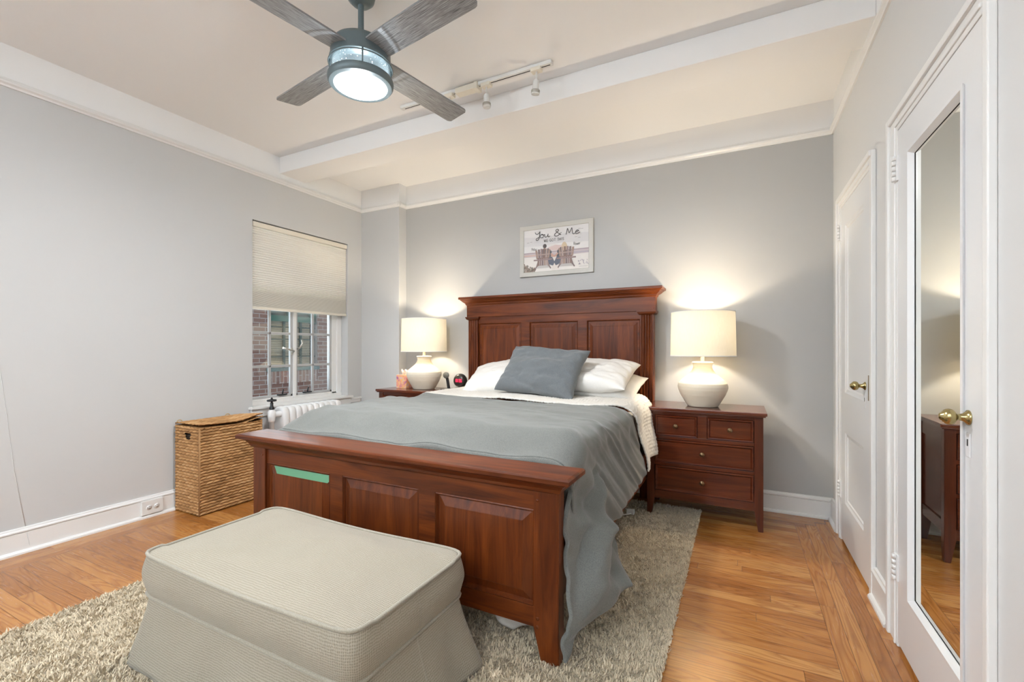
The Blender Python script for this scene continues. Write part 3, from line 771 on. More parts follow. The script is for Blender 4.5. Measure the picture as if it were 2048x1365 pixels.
def build_quilt():
    setting((-1.42, 3.0, .76))
    nu, nv = 150, 420
    s = np.linspace(0, 1, nv)[None, :]*np.ones((nu, 1)); v = np.linspace(0, 1, nu)[:, None]*np.ones((1, nv))
    yl = 2.66+.28*(1-s)**1.1
    yl = np.where(s > .72, yl+.25*sstep(.72, 1.0, s), yl)-.06
    yu = 3.36-.20*sstep(.80, 1.0, s)
    y = yl+(yu-yl)*v
    dropr = np.full_like(y, .36)+.0*y-.10*sstep(2.9, 3.15, y)*0+.05*sstep(3.0, 2.8, y)
    dropl = np.full_like(y, .30)
    zt = .802+.0*y
    x, z, nx, nz, hang, side = drape(-2.285, -.548, zt, y, s, dropl, dropr, .12, .05+0*y, .045+0*y)
    arc = s*2.6
    row = np.abs(np.sin(PI*(arc/.024)))**.6
    disp = .004*row+.0022*fbm(arc*60, y*85, 3, 2)
    disp = disp+.010*fbm(x*2.5+z*2, y*4, 5, 2)+.012*sstep(.2, .9, hang)*np.sin(y*22+1.0)*(side > 0)
    X, Z = x+nx*disp, z+nz*disp
    Y = y-.04*hang*(side > 0)
    mb = MB(); mb.grid(np.stack([X, Y, Z], 2), np.stack([arc, y], 2))
    o = mb.build('quilt', 'quilt', None)
    md = o.modifiers.new('t', 'SOLIDIFY'); md.thickness = .010; md.offset = -1
    single(o, 'cream ribbed quilt folded back across the head of the bed', 'quilt')
build_quilt()

def pillow(name, mat, a, b, th, loc, rot, seed, lab, wr=.010):
    global ORG
    ORG = Vector((0, 0, 0)); n = 56
    u = np.linspace(-1, 1, n)[:, None]*np.ones((1, n)); v = np.linspace(-1, 1, n)[None, :]*np.ones((n, 1))
    prof = (np.clip(1-np.abs(u)**2.6, 0, 1)**.55)*(np.clip(1-np.abs(v)**2.6, 0, 1)**.55)
    x = a*u*(1-.07*(1-v*v)); y = b*v*(1-.09*(1-u*u))
    mb = MB()
    for sg in (1, -1):
        w = wr*fbm(u*2.2+seed, v*2.2, sg*3+seed, 3)*1.2+wr*.8*np.abs(fbm(u*1.2+v*2.8, v*1.0-u*1.3, seed+9, 2))
        edge = np.exp(-((1-np.maximum(np.abs(u), np.abs(v)))/.18)**2)
        w = w+wr*.5*edge*np.sin(14*(u+v)+seed)*np.sqrt(np.clip(prof, 0, 1))
        z = sg*(th*prof+w*np.clip(prof*3, 0, 1))+.012*fbm(u*1.3, v*1.3, seed+4, 2)
        mb.grid(np.stack([x, y, z], 2), np.stack([x, y], 2))
    bmesh.ops.remove_doubles(mb.bm, verts=mb.bm.verts, dist=.0004)
    o = mb.build(name, mat, None); subdiv(o, 1)
    o.location = loc; o.rotation_euler = rot
    return single(o, lab, 'pillow', None)
R = math.radians
pillow('pillow', 'linen', .35, .23, .095, (-1.73, 3.31, .915), (R(27), R(-7), R(6)), 2, 'white pillow at the left of the bed behind the grey pillow')
pillow('pillow', 'linen', .33, .23, .075, (-.955, 3.33, .86), (R(14), 0, R(-3)), 5, 'lower white pillow of the right stack, peeking out at the nightstand')
pillow('pillow', 'linen', .33, .23, .090, (-1.00, 3.26, .955), (R(20), R(2), R(-3)), 8, 'upper white pillow at the right of the bed beside the grey pillow')
pillow('pillow', 'pillow_grey', .33, .215, .085, (-1.305, 3.06, .978), (R(50), R(3), R(-8)), 11, 'grey linen pillow leaning in front of the white pillows', .016)
# white sheet corner hanging below the footboard
setting((-.78, 1.58, 0)); nu, nv = 24, 24
u = np.linspace(0, 1, nu)[:, None]*np.ones((1, nv)); v = np.linspace(0, 1, nv)[None, :]*np.ones((nu, 1))
X = -.88+.20*u+.02*np.sin(v*3+u*4)-.02*v; Z = .30-v*(.275-.16*np.abs(u-.55)); Y = 1.575+.02*np.sin(u*9+v*2)+.02*v
mb = MB(); mb.grid(np.stack([X, Y, Z], 2)); o = mb.build('bed_sheet', 'linen', None)
md = o.modifiers.new('t', 'SOLIDIFY'); md.thickness = .004
single(o, 'white sheet corner hanging down to the rug under the footboard', 'sheet')

# ================================================================== NIGHTSTANDS (built at the right one's place)
NX0, NX1, NY0, NY1, NZ = -.594, .151, 3.175, 3.60, .745
ns = thing('nightstand', 'cherry nightstand with four drawers right of the bed', 'nightstand', ((NX0+NX1)/2, 3.40, 0), 'cherry nightstands')
mb = MB(); mb.box(NX0, NX1, NY0, NY1, .725, NZ, .004); mb.box(NX0+.008, NX1-.008, NY0+.008, NY1-.005, .716, .725, .003); mb.build('tabletop', 'nx', ns)
bx0, bx1, by0, by1 = -.572, .130, 3.198, 3.585
mb = MB()
mb.box(bx0+.01, bx1-.01, by1-.012, by1, .15, .716); mb.box(bx0+.045, bx1-.045, by0+.006, by0+.02, .695, .716)
for z0, z1 in ((.530, .552), (.350, .372), (.125, .178)): mb.box(bx0+.045, bx1-.045, by0+.004, by0+.03, z0, z1, .001)
xm = (bx0+bx1)/2; mb.box(xm-.028, xm+.028, by0+.0045, by0+.03, .545, .70, .001)
mb.box(bx0+.045, bx1-.045, by0+.030, by0+.036, .15, .71)
for sx, xe in ((1, bx1), (-1, bx0)):
    xi = xe-sx*.010; mb.box(min(xi, xi-sx*.014), max(xi, xi-sx*.014), by0+.04, by1-.03, .18, .70)
    for z0, z1 in ((.64, .716), (.15, .215)): mb.box(min(xe-sx*.003, xe-sx*.02), max(xe-sx*.003, xe-sx*.02), by0+.04, by1-.03, z0, z1, .002)
body = mb.build('cabinet', 'nx', ns)
for sx, xa, xb in ((-1, bx0, bx0+.05), (1, bx1-.05, bx1)):
    for ya, yb in ((by0, by0+.045), (by1-.045, by1)):
        mb = MB()
        ia = xa+.022 if sx > 0 else xa; ib = xb-.022 if sx < 0 else xb
        mb.rings([[(ia, ya, 0), (ib, ya, 0), (ib, yb-.012 if ya < 3.4 else yb, 0), (ia, yb-.012 if ya < 3.4 else yb, 0)], [(xa, ya, .13), (xb, ya, .13), (xb, yb, .13), (xa, yb, .13)], [(xa, ya, .716), (xb, ya, .716), (xb, yb, .716), (xa, yb, .716)]], True, True, True, False)
        bmesh.ops.bevel(mb.bm, geom=mb.bm.edges[:], offset=.002, segments=2, affect='EDGES')
        mb.build('leg', 'nz', ns)
def drawer(x0, x1, z0, z1):
    mb = MB()
    mb.loft_rect(fry(by0+.012), [(x0, x1, z0, z1, -.012), (x0, x1, z0, z1, .011), (x0+.003, x1-.003, z0+.003, z1-.003, .014), (x0+.010, x1-.010, z0+.010, z1-.010, .013), (x0+.017, x1-.017, z0+.017, z1-.017, .004), (x0+.019, x1-.019, z0+.019, z1-.019, .004)], True, back=True)
    d = mb.build('drawer', 'nx', ns)
    mb = MB(); mb.lathe([(0, .0), (.0095, .0), (.0095, -.003), (.006, -.006), (.0055, -.012), (.008, -.016), (.0145, -.021), (.0155, -.025), (.012, -.030), (.005, -.033), (.004, -.035), (0, -.036)], ((x0+x1)/2, by0+.010, (z0+z1)/2), 24, 'y')
    mb.build('knob', 'knob', d)
drawer(bx0+.0535, xm-.031, .5545, .6925); drawer(xm+.031, bx1-.0535, .5545, .6925)
drawer(bx0+.0535, bx1-.0535, .3745, .5275); drawer(bx0+.0535, bx1-.0535, .1805, .3475)
copy_tree(ns, (-2.662, 3.40, 0), label='cherry nightstand left of the bed, by the pillar').scale = (1, 1, 1.028)
NZL = NZ*1.028

# ================================================================== TABLE LAMPS
def lamp_power(o): pass
LX, LY = -.232, 3.395
lp = thing('table_lamp', 'lit cream ceramic table lamp on the right nightstand', 'lamp', (LX, LY, NZ), 'cream bedside lamps')
prof = [(0, .0), (.094, .0), (.100, .004), (.104, .010), (.122, .040), (.145, .080), (.160, .118), (.163, .140), (.158, .160), (.140, .182), (.112, .205), (.088, .225), (.072, .245), (.064, .262), (.061, .275), (.064, .292), (.068, .298), (.069, .304), (.064, .308), (.020, .310), (0, .310)]
pr = []
for (r0, h0), (r1, h1) in zip(prof[:-1], prof[1:]):
    k = max(1, int(abs(h1-h0)/.003))
    for i in range(k): t = i/k; pr.append((r0+(r1-r0)*t, h0+(h1-h0)*t))
pr.append(prof[-1]); pr = [(r+(.0006*math.sin(h*1300) if .01 < h < .15 else 0), h) for r, h in pr]
mb = MB(); mb.lathe(pr, (LX, LY, NZ), 64); mb.build('lamp_base', 'ceramic', lp)
mb = MB(); mb.lathe([(.012, .308), (.012, .36), (.016, .362), (.016, .47), (0, .47)], (LX, LY, NZ), 20)
mb.tube([(LX-.055, LY, NZ+.352), (LX-.07, LY, NZ+.45), (LX, LY, NZ+.60)], .0015, 6); mb.tube([(LX+.055, LY, NZ+.352), (LX+.07, LY, NZ+.45), (LX, LY, NZ+.60)], .0015, 6)
mb.build('stem', 'ceramic', lp)
mb = MB(); SR0, SR1, SZ0, SZ1 = .212, .206, NZ+.350, NZ+.652
mb.lathe([(SR0, SZ0-NZ), (SR1, SZ1-NZ)], (LX, LY, NZ), 72); sh = mb.build('lamp_shade', 'shade', lp)
for r_, z_ in ((SR0, .350), (SR1, .652)):
    mb = MB(); mb.lathe([(r_+.0015, z_-.003), (r_+.0015, z_+.003), (r_-.002, z_+.003), (r_-.002, z_-.003), (r_+.0015, z_-.003)], (LX, LY, NZ), 72); mb.build('shade_trim', 'linen', sh)
mb = MB(); mb.lathe([(0, .465), (.015, .47), (.027, .510), (.030, .530), (.022, .555), (0, .563)], (LX, LY, NZ), 20); mb.build('bulb', 'bulb_w', lp)
def bulb_light(name, loc, power, col, rad, parent):
    l = bpy.data.lights.new(name, 'POINT'); l.energy = power; l.color = col; l.shadow_soft_size = rad
    o = bpy.data.objects.new(name, l); COL.objects.link(o); o.location = loc; o.parent = parent; return o
bulb_light('lamp_light', (0, 0, .53), 74, (1.0, .86, .66), .034, lp)
L2 = copy_tree(lp, (-2.640, 3.395, NZL), label='lit cream ceramic table lamp on the left nightstand')

# ------------------------------------------------------------------ things on the left nightstand
tb = thing('tissue_box', 'purple and orange patterned tissue box behind the left lamp', 'tissue box', (-2.885, 3.42, NZL))
mb = MB(); mb.box(-2.945, -2.825, 3.36, 3.48, NZL, NZL+.125, .003)
m = Mat('patterned_card'); v = m.coord((14, 14, 14)); vo = m.noise(v, 1.0, 3, .6, 1.5)
m.set(Base_Color=m.ramp(vo, [(.30, (.22, .06, .28, 1)), (.44, (.75, .30, .25, 1)), (.55, (.85, .50, .16, 1)), (.68, (.55, .40, .72, 1))]), Roughness=.4); P['card'] = m.m
mb.build('carton', 'card', tb)
mb = MB()
for k in range(6):
    a = k*1.05; pts = np.zeros((6, 5, 3))
    for i in range(6):
        for j in range(5):
            t = i/5; w_ = (j-2)*.012*(1-.5*t); rr = .008+.030*t
            pts[i, j] = (-2.885+rr*math.cos(a)-w_*math.sin(a), 3.42+rr*math.sin(a)+w_*math.cos(a), NZL+.122+.055*t*(1-.2*abs(j-2)/2)+.006*math.sin(j*2+k))
    mb.grid(pts)
o = mb.build('tissue', 'linen', tb)
st = thing('charging_stand', 'black stand with a round charging puck beside the alarm clock', 'charger', (-2.385, 3.42, NZL))
mb = MB(); mb.box(-2.440, -2.375, 3.37, 3.47, NZL, NZL+.010, .004); mb.build('base', 'black', st)
mb = MB(); mb.rings([[(-2.400+sx*.013+dx, 3.435+dy+sy*.005, z) for sx, sy in ((-1, -1), (1, -1), (1, 1), (-1, 1))] for dx, dy, z in ((.012, 0, NZL+.008), (.0, .0, NZL+.07), (-.012, -.004, NZL+.135))], True, True, True, False); mb.build('arm', 'black', st)
mb = MB(); mb.lathe([(0, -.012), (.026, -.012), (.030, -.008), (.030, .004), (.024, .006), (0, .006)], (-2.410, 3.424, NZL+.132), 32, 'y'); mb.lathe([(.016, -.0128), (.018, -.0128), (.018, -.011), (.016, -.011)], (-2.410, 3.424, NZL+.132), 32, 'y'); mb.build('charging_puck', plain('grey_rubber', (.13, .13, .115, 1), .5), st)
ck = thing('alarm_clock', 'round black alarm clock showing red digits beside the headboard', 'clock', (-2.315, 3.50, NZL))
mb = MB(); mb.lathe([(0, -.045), (.044, -.044), (.056, -.036), (.063, -.020), (.065, 0), (.060, .020), (.045, .032), (0, .035)], (-2.315, 3.52, NZL+.080), 40, 'y'); mb.build('case', plain('dark_clock_case', (.03, .026, .022, 1), .3), ck)
mb = MB(); mb.lathe([(.0, .010), (.030, .012), (.034, .018), (.034, .0)], (-2.315, 3.475, NZL), 24); mb.box(-2.36, -2.27, 3.46, 3.555, NZL, NZL+.014, .005); mb.build('foot', 'steel', ck)
mb = MB()
SEG = {'1': 'bc', '0': 'abcdef', '3': 'abgcd', '6': 'acdefg'}
def digit(ch, x, z, w, h, y):
    t = .0028
    sg = {'a': (x, x+w, z+h-t, z+h), 'g': (x, x+w, z+h/2-t/2, z+h/2+t/2), 'd': (x, x+w, z, z+t), 'f': (x, x+t, z+h/2, z+h), 'b': (x+w-t, x+w, z+h/2, z+h), 'e': (x, x+t, z, z+h/2), 'c': (x+w-t, x+w, z, z+h/2)}
    for c in SEG[ch]: a, b, c0, d = sg[c]; mb.box(a, b, y-.001, y, c0, d)
xd = -2.350
for ch in '10:36':
    if ch == ':':
        for zz in (.075, .089): mb.box(xd, xd+.003, 3.4722, 3.4738, NZL+zz, NZL+zz+.003)
        xd += .008
    else: digit(ch, xd, NZL+.068, .013, .028, 3.4738); xd += .0185
mb.build('digits', 'led', ck, label='glowing red digits')

# ================================================================== PICTURE ABOVE THE BED
PX0, PX1, PZ0, PZ1, PY = -1.768, -1.088, 1.782, 2.235, 3.648
pc = thing('picture_frame', 'pale framed print of two beach chairs hanging above the headboard', 'picture', ((PX0+PX1)/2, YB, PZ0))
mb = MB(); fw = .040
mb.loft_rect(fry(YB), [(PX0, PX1, PZ0, PZ1, .0), (PX0, PX1, PZ0, PZ1, .018), (PX0+.003, PX1-.003, PZ0+.003, PZ1-.003, .021), (PX0+fw-.004, PX1-fw+.004, PZ0+fw-.004, PZ1-fw+.004, .021), (PX0+fw, PX1-fw, PZ0+fw, PZ1-fw, .018), (PX0+fw, PX1-fw, PZ0+fw, PZ1-fw, .010)], False)
mb.build('frame', plain('pale_stone_frame', (.55, .54, .50, 1), .45), pc)
IX0, IX1, IZ0, IZ1 = PX0+fw-.001, PX1-fw+.001, PZ0+fw-.001, PZ1-fw+.001
IW, IH = IX1-IX0, IZ1-IZ0; YI = YB-.0115
inks = []; mb = MB(); layer = [0]
def ip(u, v): return (IX0+IW*u, YI-.00005*layer[0], IZ0+IH*v)
def poly(pts, col):
    layer[0] += 1
    f = mb.face([ip(*p) for p in pts]); inks.append(col)
def stroke(pts, w, col):
    layer[0] += .2
    pts = [(p[0]*IW, p[1]*IH) for p in pts]
    L_, Rr = [], []
    for i, p in enumerate(pts):
        a, b = pts[max(i-1, 0)], pts[min(i+1, len(pts)-1)]; dx, dy = b[0]-a[0], b[1]-a[1]; n = math.hypot(dx, dy) or 1
        L_.append(((p[0]-dy/n*w)/IW, (p[1]+dx/n*w)/IH)); Rr.append(((p[0]+dy/n*w)/IW, (p[1]-dx/n*w)/IH))
    for i in range(len(pts)-1):
        mb.face([ip(*q) for q in (L_[i], L_[i+1], Rr[i+1], Rr[i])]); inks.append(col)
def smooth(pts, k=8):
    out = []; P_ = [pts[0]]+list(pts)+[pts[-1]]
    for i in range(1, len(P_)-2):
        p0, p1, p2, p3 = P_[i-1:i+3]
        for j in range(k):
            t = j/k; out.append(tuple(.5*(2*p1[c]+(p2[c]-p0[c])*t+(2*p0[c]-5*p1[c]+4*p2[c]-p3[c])*t*t+(3*p1[c]-p0[c]-3*p2[c]+p3[c])*t**3) for c in (0, 1)))
    return out+[pts[-1]]
SKY, PINK, SEA = (.68, .66, .66), (.66, .52, .50), (.40, .33, .36)
poly([(0, 0), (1, 0), (1, 1), (0, 1)], (.74, .73, .73))
poly([(0, .62), (.25, .60), (.6, .63), (1, .60), (1, .80), (.7, .84), (.3, .80), (0, .84)], (.66, .65, .66))
poly([(.38, .48), (.6, .46), (.62, .56), (.5, .60), (.38, .55)], PINK)
poly([(0, .36), (1, .33), (1, .46), (0, .46)], (.55, .48, .50)); poly([(0, .44), (1, .43), (1, .455), (0, .465)], SEA); poly([(0, .385), (.4, .375), (.4, .395), (0, .41)], (.62, .42, .36)); poly([(.6, .37), (1, .36), (1, .39), (.6, .40)], (.44, .40, .47))
poly([(0, 0), (1, 0), (1, .345), (.75, .34), (.5, .355), (.25, .34), (0, .36)], (.76, .73, .70))
poly([(.44, 0.02), (.56, 0.02), (.53, .33), (.47, .33)], (.72, .66, .62))
poly([(0, 0), (.19, 0), (.13, .07), (.06, .12), (0, .17)], (.36, .29, .25))
for k in range(60):
    a, b = random.uniform(0, .19), random.uniform(0, .17); b *= max(.15, 1-a*3.5)
    stroke([(a, b), (a+random.uniform(-.02, .03), b+random.uniform(.02, .06))], .0038, random.choice([(.10, .08, .07), (.22, .14, .10), (.30, .26, .22), (.16, .15, .12)]))
for k in range(22):
    a, b = random.uniform(.84, 1), random.uniform(.08, .19); stroke([(a, b), (a+random.uniform(-.02, .01), b+random.uniform(.01, .04))], .0018, random.choice([(.22, .20, .30), (.30, .28, .36), (.4, .38, .4)]))
WD = [(.23, .15, .13), (.34, .24, .20), (.28, .20, .20), (.40, .30, .27), (.20, .15, .15)]
def chair(cx, mir):
    g = lambda u, v: (cx+mir*u, v)
    poly([g(-.10, .08), g(.10, .08), g(.12, .15), g(-.08, .16)], (.50, .48, .47))             # ground shade
    for s_ in (-1, 1): stroke([g(s_*.075, .23), g(s_*.10, .12), g(s_*.125, .06)], .0055, WD[4]); stroke([g(s_*.075, .24), g(s_*.085, .12)], .0045, WD[2])
    for k in range(5): x0 = -.085+k*.034; poly([g(x0, .14), g(x0+.030, .14), g(x0+.030, .31), g(x0, .31)], WD[(k*2) % 5])
    poly([g(-.10, .30), g(.10, .30), g(.10, .33), g(-.10, .33)], WD[0])
    stroke([g(-.145, .275), g(.145, .275)], .006, WD[2])
    for k in range(6):
        x0 = -.105+k*.0355; h = .50+.035*math.sin(PI*(k+.5)/6); sk = (k-2.5)*.006
        poly([g(x0, .32), g(x0+.031, .32), g(x0+.031+sk, h), g(x0+sk, h)], WD[(k*3+1) % 5])
    poly([g(-.11, .385), g(.11, .385), g(.115, .41), g(-.115, .41)], WD[3])
def person_(cx, mir, hair, longh):
    g = lambda u, v: (cx+mir*u, v); n = 14
    poly([g(.02, .17), g(.13, .12), g(.155, .20), g(.11, .34), g(.02, .34)], (.10, .12, .17))   # legs
    poly([g(-.06, .52), g(.055, .53), g(.105, .46), g(.115, .33), g(.055, .31), g(-.05, .33)], (.07, .08, .10))  # shirt
    stroke([g(.095, .40), g(.15, .335), g(.205, .345)], .007, (.55, .33, .26))                   # arm
    poly([g(-.018, .52), g(.018, .52), g(.016, .60), g(-.016, .60)], (.58, .38, .30))
    poly([g(.030*math.cos(2*PI*k/n), .590+.052*math.sin(2*PI*k/n)) for k in range(n)], hair)
    if longh: poly([g(-.034, .60), g(.034, .60), g(.046, .50), g(.02, .44), g(-.03, .45), g(-.048, .52)], hair)
person_(.335, 1, (.075, .06, .06), False); person_(.635, -1, (.62, .50, .34), True)
chair(.305, 1); chair(.665, -1)
for (a, b) in ((.07, .70), (.12, .71), (.86, .90), (.90, .89), (.81, .72), (.86, .70)): stroke(smooth([(a-.018, b), (a-.008, b+.008), (a, b), (a+.008, b+.008), (a+.018, b+.002)], 4), .0010, (.2, .2, .22))
for k in range(7): stroke([(.86+k*.018, .045+.006*math.sin(k)), (.872+k*.018, .05)], .0010, (.25, .25, .25))
pm = mb.build('print', 'print', pc, recalc=False, label='printed beach scene with two wooden chairs').data
at = pm.attributes.new('ink', 'FLOAT_COLOR', 'FACE'); at.data.foreach_set('color', np.array([(*c, 1) for c in inks], np.float32).ravel())
# lettering
inks = []; mb = MB(); layer[0] = 100; INK = (.055, .055, .06)
def script(strokes, ox, oz, sx, sz, w):
    for st_ in strokes: stroke(smooth([(ox+x*sx, oz+z*sz) for x, z in st_], 7), w, INK)
G = {'Y': [[(0, 1), (.05, .8), (.2, .62), (.38, .75), (.55, 1.05)], [(.55, 1.05), (.5, .5), (.42, -.1), (.25, -.42), (.10, -.3), (.2, -.05), (.5, .12)]],
 'o': [[(.25, .55), (.05, .35), (.08, .05), (.28, .0), (.42, .25), (.3, .52), (.22, .5), (.35, .42), (.55, .45)]],
 'u': [[(.05, .52), (.05, .15), (.18, 0), (.36, .2), (.42, .52)], [(.42, .52), (.40, .1), (.5, 0), (.62, .12)]],
 '&': [[(.75, .12), (.62, .2), (.35, .55), (.18, .85), (.32, 1.08), (.48, .92), (.36, .65), (.08, .35), (.05, .08), (.25, -.05), (.5, .12), (.68, .42)], [(.72, .48), (.78, .44)]],
 'M': [[(0, .02), (.08, .5), (.16, 1.0), (.26, .6), (.34, .25), (.5, .7), (.62, 1.02), (.66, .5), (.70, .1), (.82, 0), (.92, .12)]],
 'e': [[(.05, .28), (.25, .34), (.36, .48), (.22, .56), (.06, .35), (.08, .06), (.26, 0), (.5, .2)]],
 'P': [[(.1, 0), (.14, .9)], [(0, .8), (.2, 1.0), (.5, .9), (.45, .6), (.15, .48)]], 'R': [[(.1, 0), (.14, .9)], [(0, .8), (.2, 1.0), (.5, .9), (.42, .6), (.15, .5), (.35, .2), (.6, 0)]],
 't': [[(.2, .95), (.15, .2), (.25, 0), (.4, .1)], [(.02, .62), (.4, .66)]], 'r': [[(.05, .5), (.1, .02), (.12, .35), (.3, .55), (.42, .48)]], 'n': [[(.05, .5), (.08, .0), (.12, .38), (.28, .52), (.36, .3), (.38, .02), (.5, .05)]]}
def word(txt, x, z, sx, sz, w, adv):
    for ch in txt:
        if ch != ' ': script(G[ch], x, z, sx, sz, w)
        x += adv.get(ch, .4)*sx
ADV = {'Y': .52, 'o': .5, 'u': .66, ' ': .42, '&': .85, 'M': .95, 'e': .45, 'P': .5, 'R': .55, 't': .42, 'r': .4, 'n': .5}
word('You & Me', .185, .795, .142, .140, .0030, ADV)
word('Peter', .125, .505, .040, .065, .0010, ADV); word('Renee', .775, .545, .040, .065, .0010, ADV)
CAP = {'W': [[(0, 1), (.25, 0), (.5, .9), (.75, 0), (1, 1)]], 'E': [[(.65, 1), (0, 1), (0, 0), (.65, 0)], [(0, .52), (.5, .52)]], 'G': [[(.8, .8), (.55, 1), (.2, .9), (0, .5), (.2, .1), (.55, 0), (.8, .15), (.8, .45), (.5, .45)]], 'O': [[(.42, 1), (.1, .85), (0, .5), (.1, .15), (.42, 0), (.75, .15), (.85, .5), (.75, .85), (.42, 1)]], 'T': [[(0, 1), (.75, 1)], [(.375, 1), (.375, 0)]], 'H': [[(0, 0), (0, 1)], [(.7, 0), (.7, 1)], [(0, .52), (.7, .52)]], 'I': [[(.1, 0), (.1, 1)]], 'S': [[(.6, .85), (.3, 1), (.05, .8), (.2, .55), (.5, .42), (.6, .2), (.3, 0), (0, .15)]]}
CADV = {'W': 1.2, 'E': .85, 'G': 1.0, 'O': 1.05, 'T': .95, 'H': .95, 'I': .4, 'S': .8, ' ': .5}
x = .325
for ch in 'WE GOT THIS':
    if ch != ' ':
        for st_ in CAP[ch]:
            for (a, b), (a2, b2) in zip(st_[:-1], st_[1:]): stroke([(x+a*.030, .682+b*.062), (x+a2*.030, .682+b2*.062)], .0015, INK)
    x += CADV[ch]*.0345
pm = mb.build('lettering', 'print', pc, recalc=False, label='dark handwritten and capital lettering').data
at = pm.attributes.new('ink', 'FLOAT_COLOR', 'FACE'); at.data.foreach_set('color', np.array([(*c, 1) for c in inks], np.float32).ravel())

# ================================================================== CEILING FAN
FXC, FYC = -1.589, 1.569
fan = thing('ceiling_fan', 'four blade grey wood ceiling fan with a lit glass lantern', 'ceiling fan', (FXC, FYC, H))
c0 = (FXC, FYC, 0)
mb = MB(); mb.lathe([(0, H), (.064, H), (.066, H-.012), (.060, H-.036), (.040, H-.056), (.018, H-.062), (0, H-.062)], c0, 40); mb.build('canopy', 'slate', fan)
mb = MB(); mb.lathe([(.0135, H-.06), (.0135, 2.60)], c0, 20); mb.lathe([(.015, 2.64), (.020, 2.625), (.034, 2.590), (.036, 2.575), (.03, 2.57)], c0, 28); mb.build('downrod', 'slate', fan)
mb = MB(); mb.lathe([(.02, 2.580), (.100, 2.578), (.122, 2.568), (.134, 2.545), (.136, 2.498), (.140, 2.490), (.140, 2.478), (.118, 2.474), (.02, 2.474)], c0, 64); mb.build('motor_housing', 'slate', fan, sm_ang=40)
mb = MB(); mb.lathe([(.128, 2.476), (.128, 2.405)], c0, 64); mb.build('glass_cylinder', 'seeded', fan)
mb = MB(); mb.lathe([(.125, 2.412), (.146, 2.412), (.149, 2.404), (.147, 2.388), (.140, 2.379), (.121, 2.378), (.119, 2.384), (.125, 2.412)], c0, 64)
mb.lathe([(.143, 2.470), (.146, 2.467), (.143, 2.464), (.140, 2.467), (.143, 2.470)], c0, 64); mb.build('lantern_ring', 'slate', fan, sm_ang=40)
for k in range(4):
    a = R(-62+90*k+20); mb = MB(); px, py = FXC+.137*math.cos(a), FYC+.137*math.sin(a); mb.tube([(px, py, 2.480), (px, py, 2.408)], .0035, 8); mb.build('lantern_bar', 'slate', fan)
mb = MB(); mb.lathe([(.120, 2.383), (.10, 2.381), (.06, 2.379), (0, 2.378)], c0, 64); mb.build('light_lens', 'lens', fan, label='glowing frosted lens')
mb = MB(); mb.lathe([(0, 2.450), (.018, 2.446), (.028, 2.43), (.024, 2.415), (.0, 2.405)], c0, 32); mb.build('bulb', 'bulb_c', fan)
bulb_light('fan_light', (0, 0, 2.365-H), 13, (.95, .975, 1.0), .03, fan)
fl = bpy.data.lights.new('fan_down_light', 'AREA'); fl.shape = 'DISK'; fl.size = .22; fl.energy = 22; fl.color = (.96, .98, 1.0)
flo = bpy.data.objects.new('fan_down_light', fl); COL.objects.link(flo); flo.parent = fan; flo.location = (0, 0, 2.375-H)
for k in range(4):
    ang = R(80.9+90*k); ca, sa = math.cos(ang), math.sin(ang); pit = R(-9); zb = 2.517
    L0, L1 = .085, .668; mb = MB()
    outl = []
    for t, w in ((L0, .060), (.16, .064), (.40, .067), (.62, .069), (.648, .069), (.660, .065), (L1, .056)): outl.append((t, w))
    ring_t, ring_b = [], []
    pts = [(t, w) for t, w in outl]+[(t, -w) for t, w in outl[::-1]]
    def tr(t, w, th): return (FXC+t*ca-(w*math.cos(pit))*sa-th*math.sin(pit)*0, FYC+t*sa+(w*math.cos(pit))*ca, zb+w*math.sin(pit)+th)
    for th in (.004, -.004):
        f = mb.bm.faces.new([mb.bm.verts.new(tr(t, w, th)) for t, w in pts])
        for l, (t, w) in zip(f.loops, pts): l[mb.uv].uv = (t+k*.9, w+k*.31)
    mb.bm.verts.ensure_lookup_table(); n = len(pts)
    for i in range(n):
        j = (i+1) % n; mb.bm.faces.new((mb.bm.verts[i], mb.bm.verts[j], mb.bm.verts[n+j], mb.bm.verts[n+i]))
    mb.build('blade', 'blade', fan)

# ================================================================== TRACK LIGHT
tk = thing('track_light', 'white ceiling track light with three swivel spot heads beside the beam', 'track light', (-1.53, 2.44, H))
mb = MB(); mb.box(-2.09, -.972, 2.422, 2.458, H-.022, H, .003); mb.build('track', 'plastic', tk)
mb = MB(); mb.box(-2.06, -.985, 2.437, 2.443, H-.0228, H-.022); mb.build('track_slot', 'dark', tk)
mb = MB(); mb.box(-1.63, -1.475, 2.412, 2.468, H-.040, H-.004, .004); mb.box(-1.490, -1.465, 2.408, 2.472, H-.046, H-.002, .003); mb.build('feed_box', 'cream_plastic', tk)
for x, tilt in ((-1.690, .3), (-1.413, .1), (-1.072, -.35)):
    mb = MB(); mb.box(x-.032, x+.032, 2.418, 2.462, H-.040, H-.018, .004); ad = mb.build('track_adapter', 'cream_plastic', tk)
    mb = MB(); mb.tube([(x, 2.44, H-.038), (x, 2.44, H-.085)], .006, 10)
    ax = Vector((math.sin(tilt)*.4, -.25*tilt, -1)).normalized(); p0 = Vector((x, 2.44, H-.085))
    ths = [(0, .012), (.008, .017), (.030, .019), (.055, .021), (.078, .024), (.083, .024), (.081, .019)]
    mb.tube([p0+ax*d_ for d_, _ in ths], [r_ for _, r_ in ths], 20); hd = mb.build('spot_head', 'plastic', tk)
    mb = MB()
    for d_ in (.060, .066, .072): mb.tube([p0+ax*d_, p0+ax*(d_+.002)], .0262, 20)
    mb.build('cooling_ring', 'steel', hd)

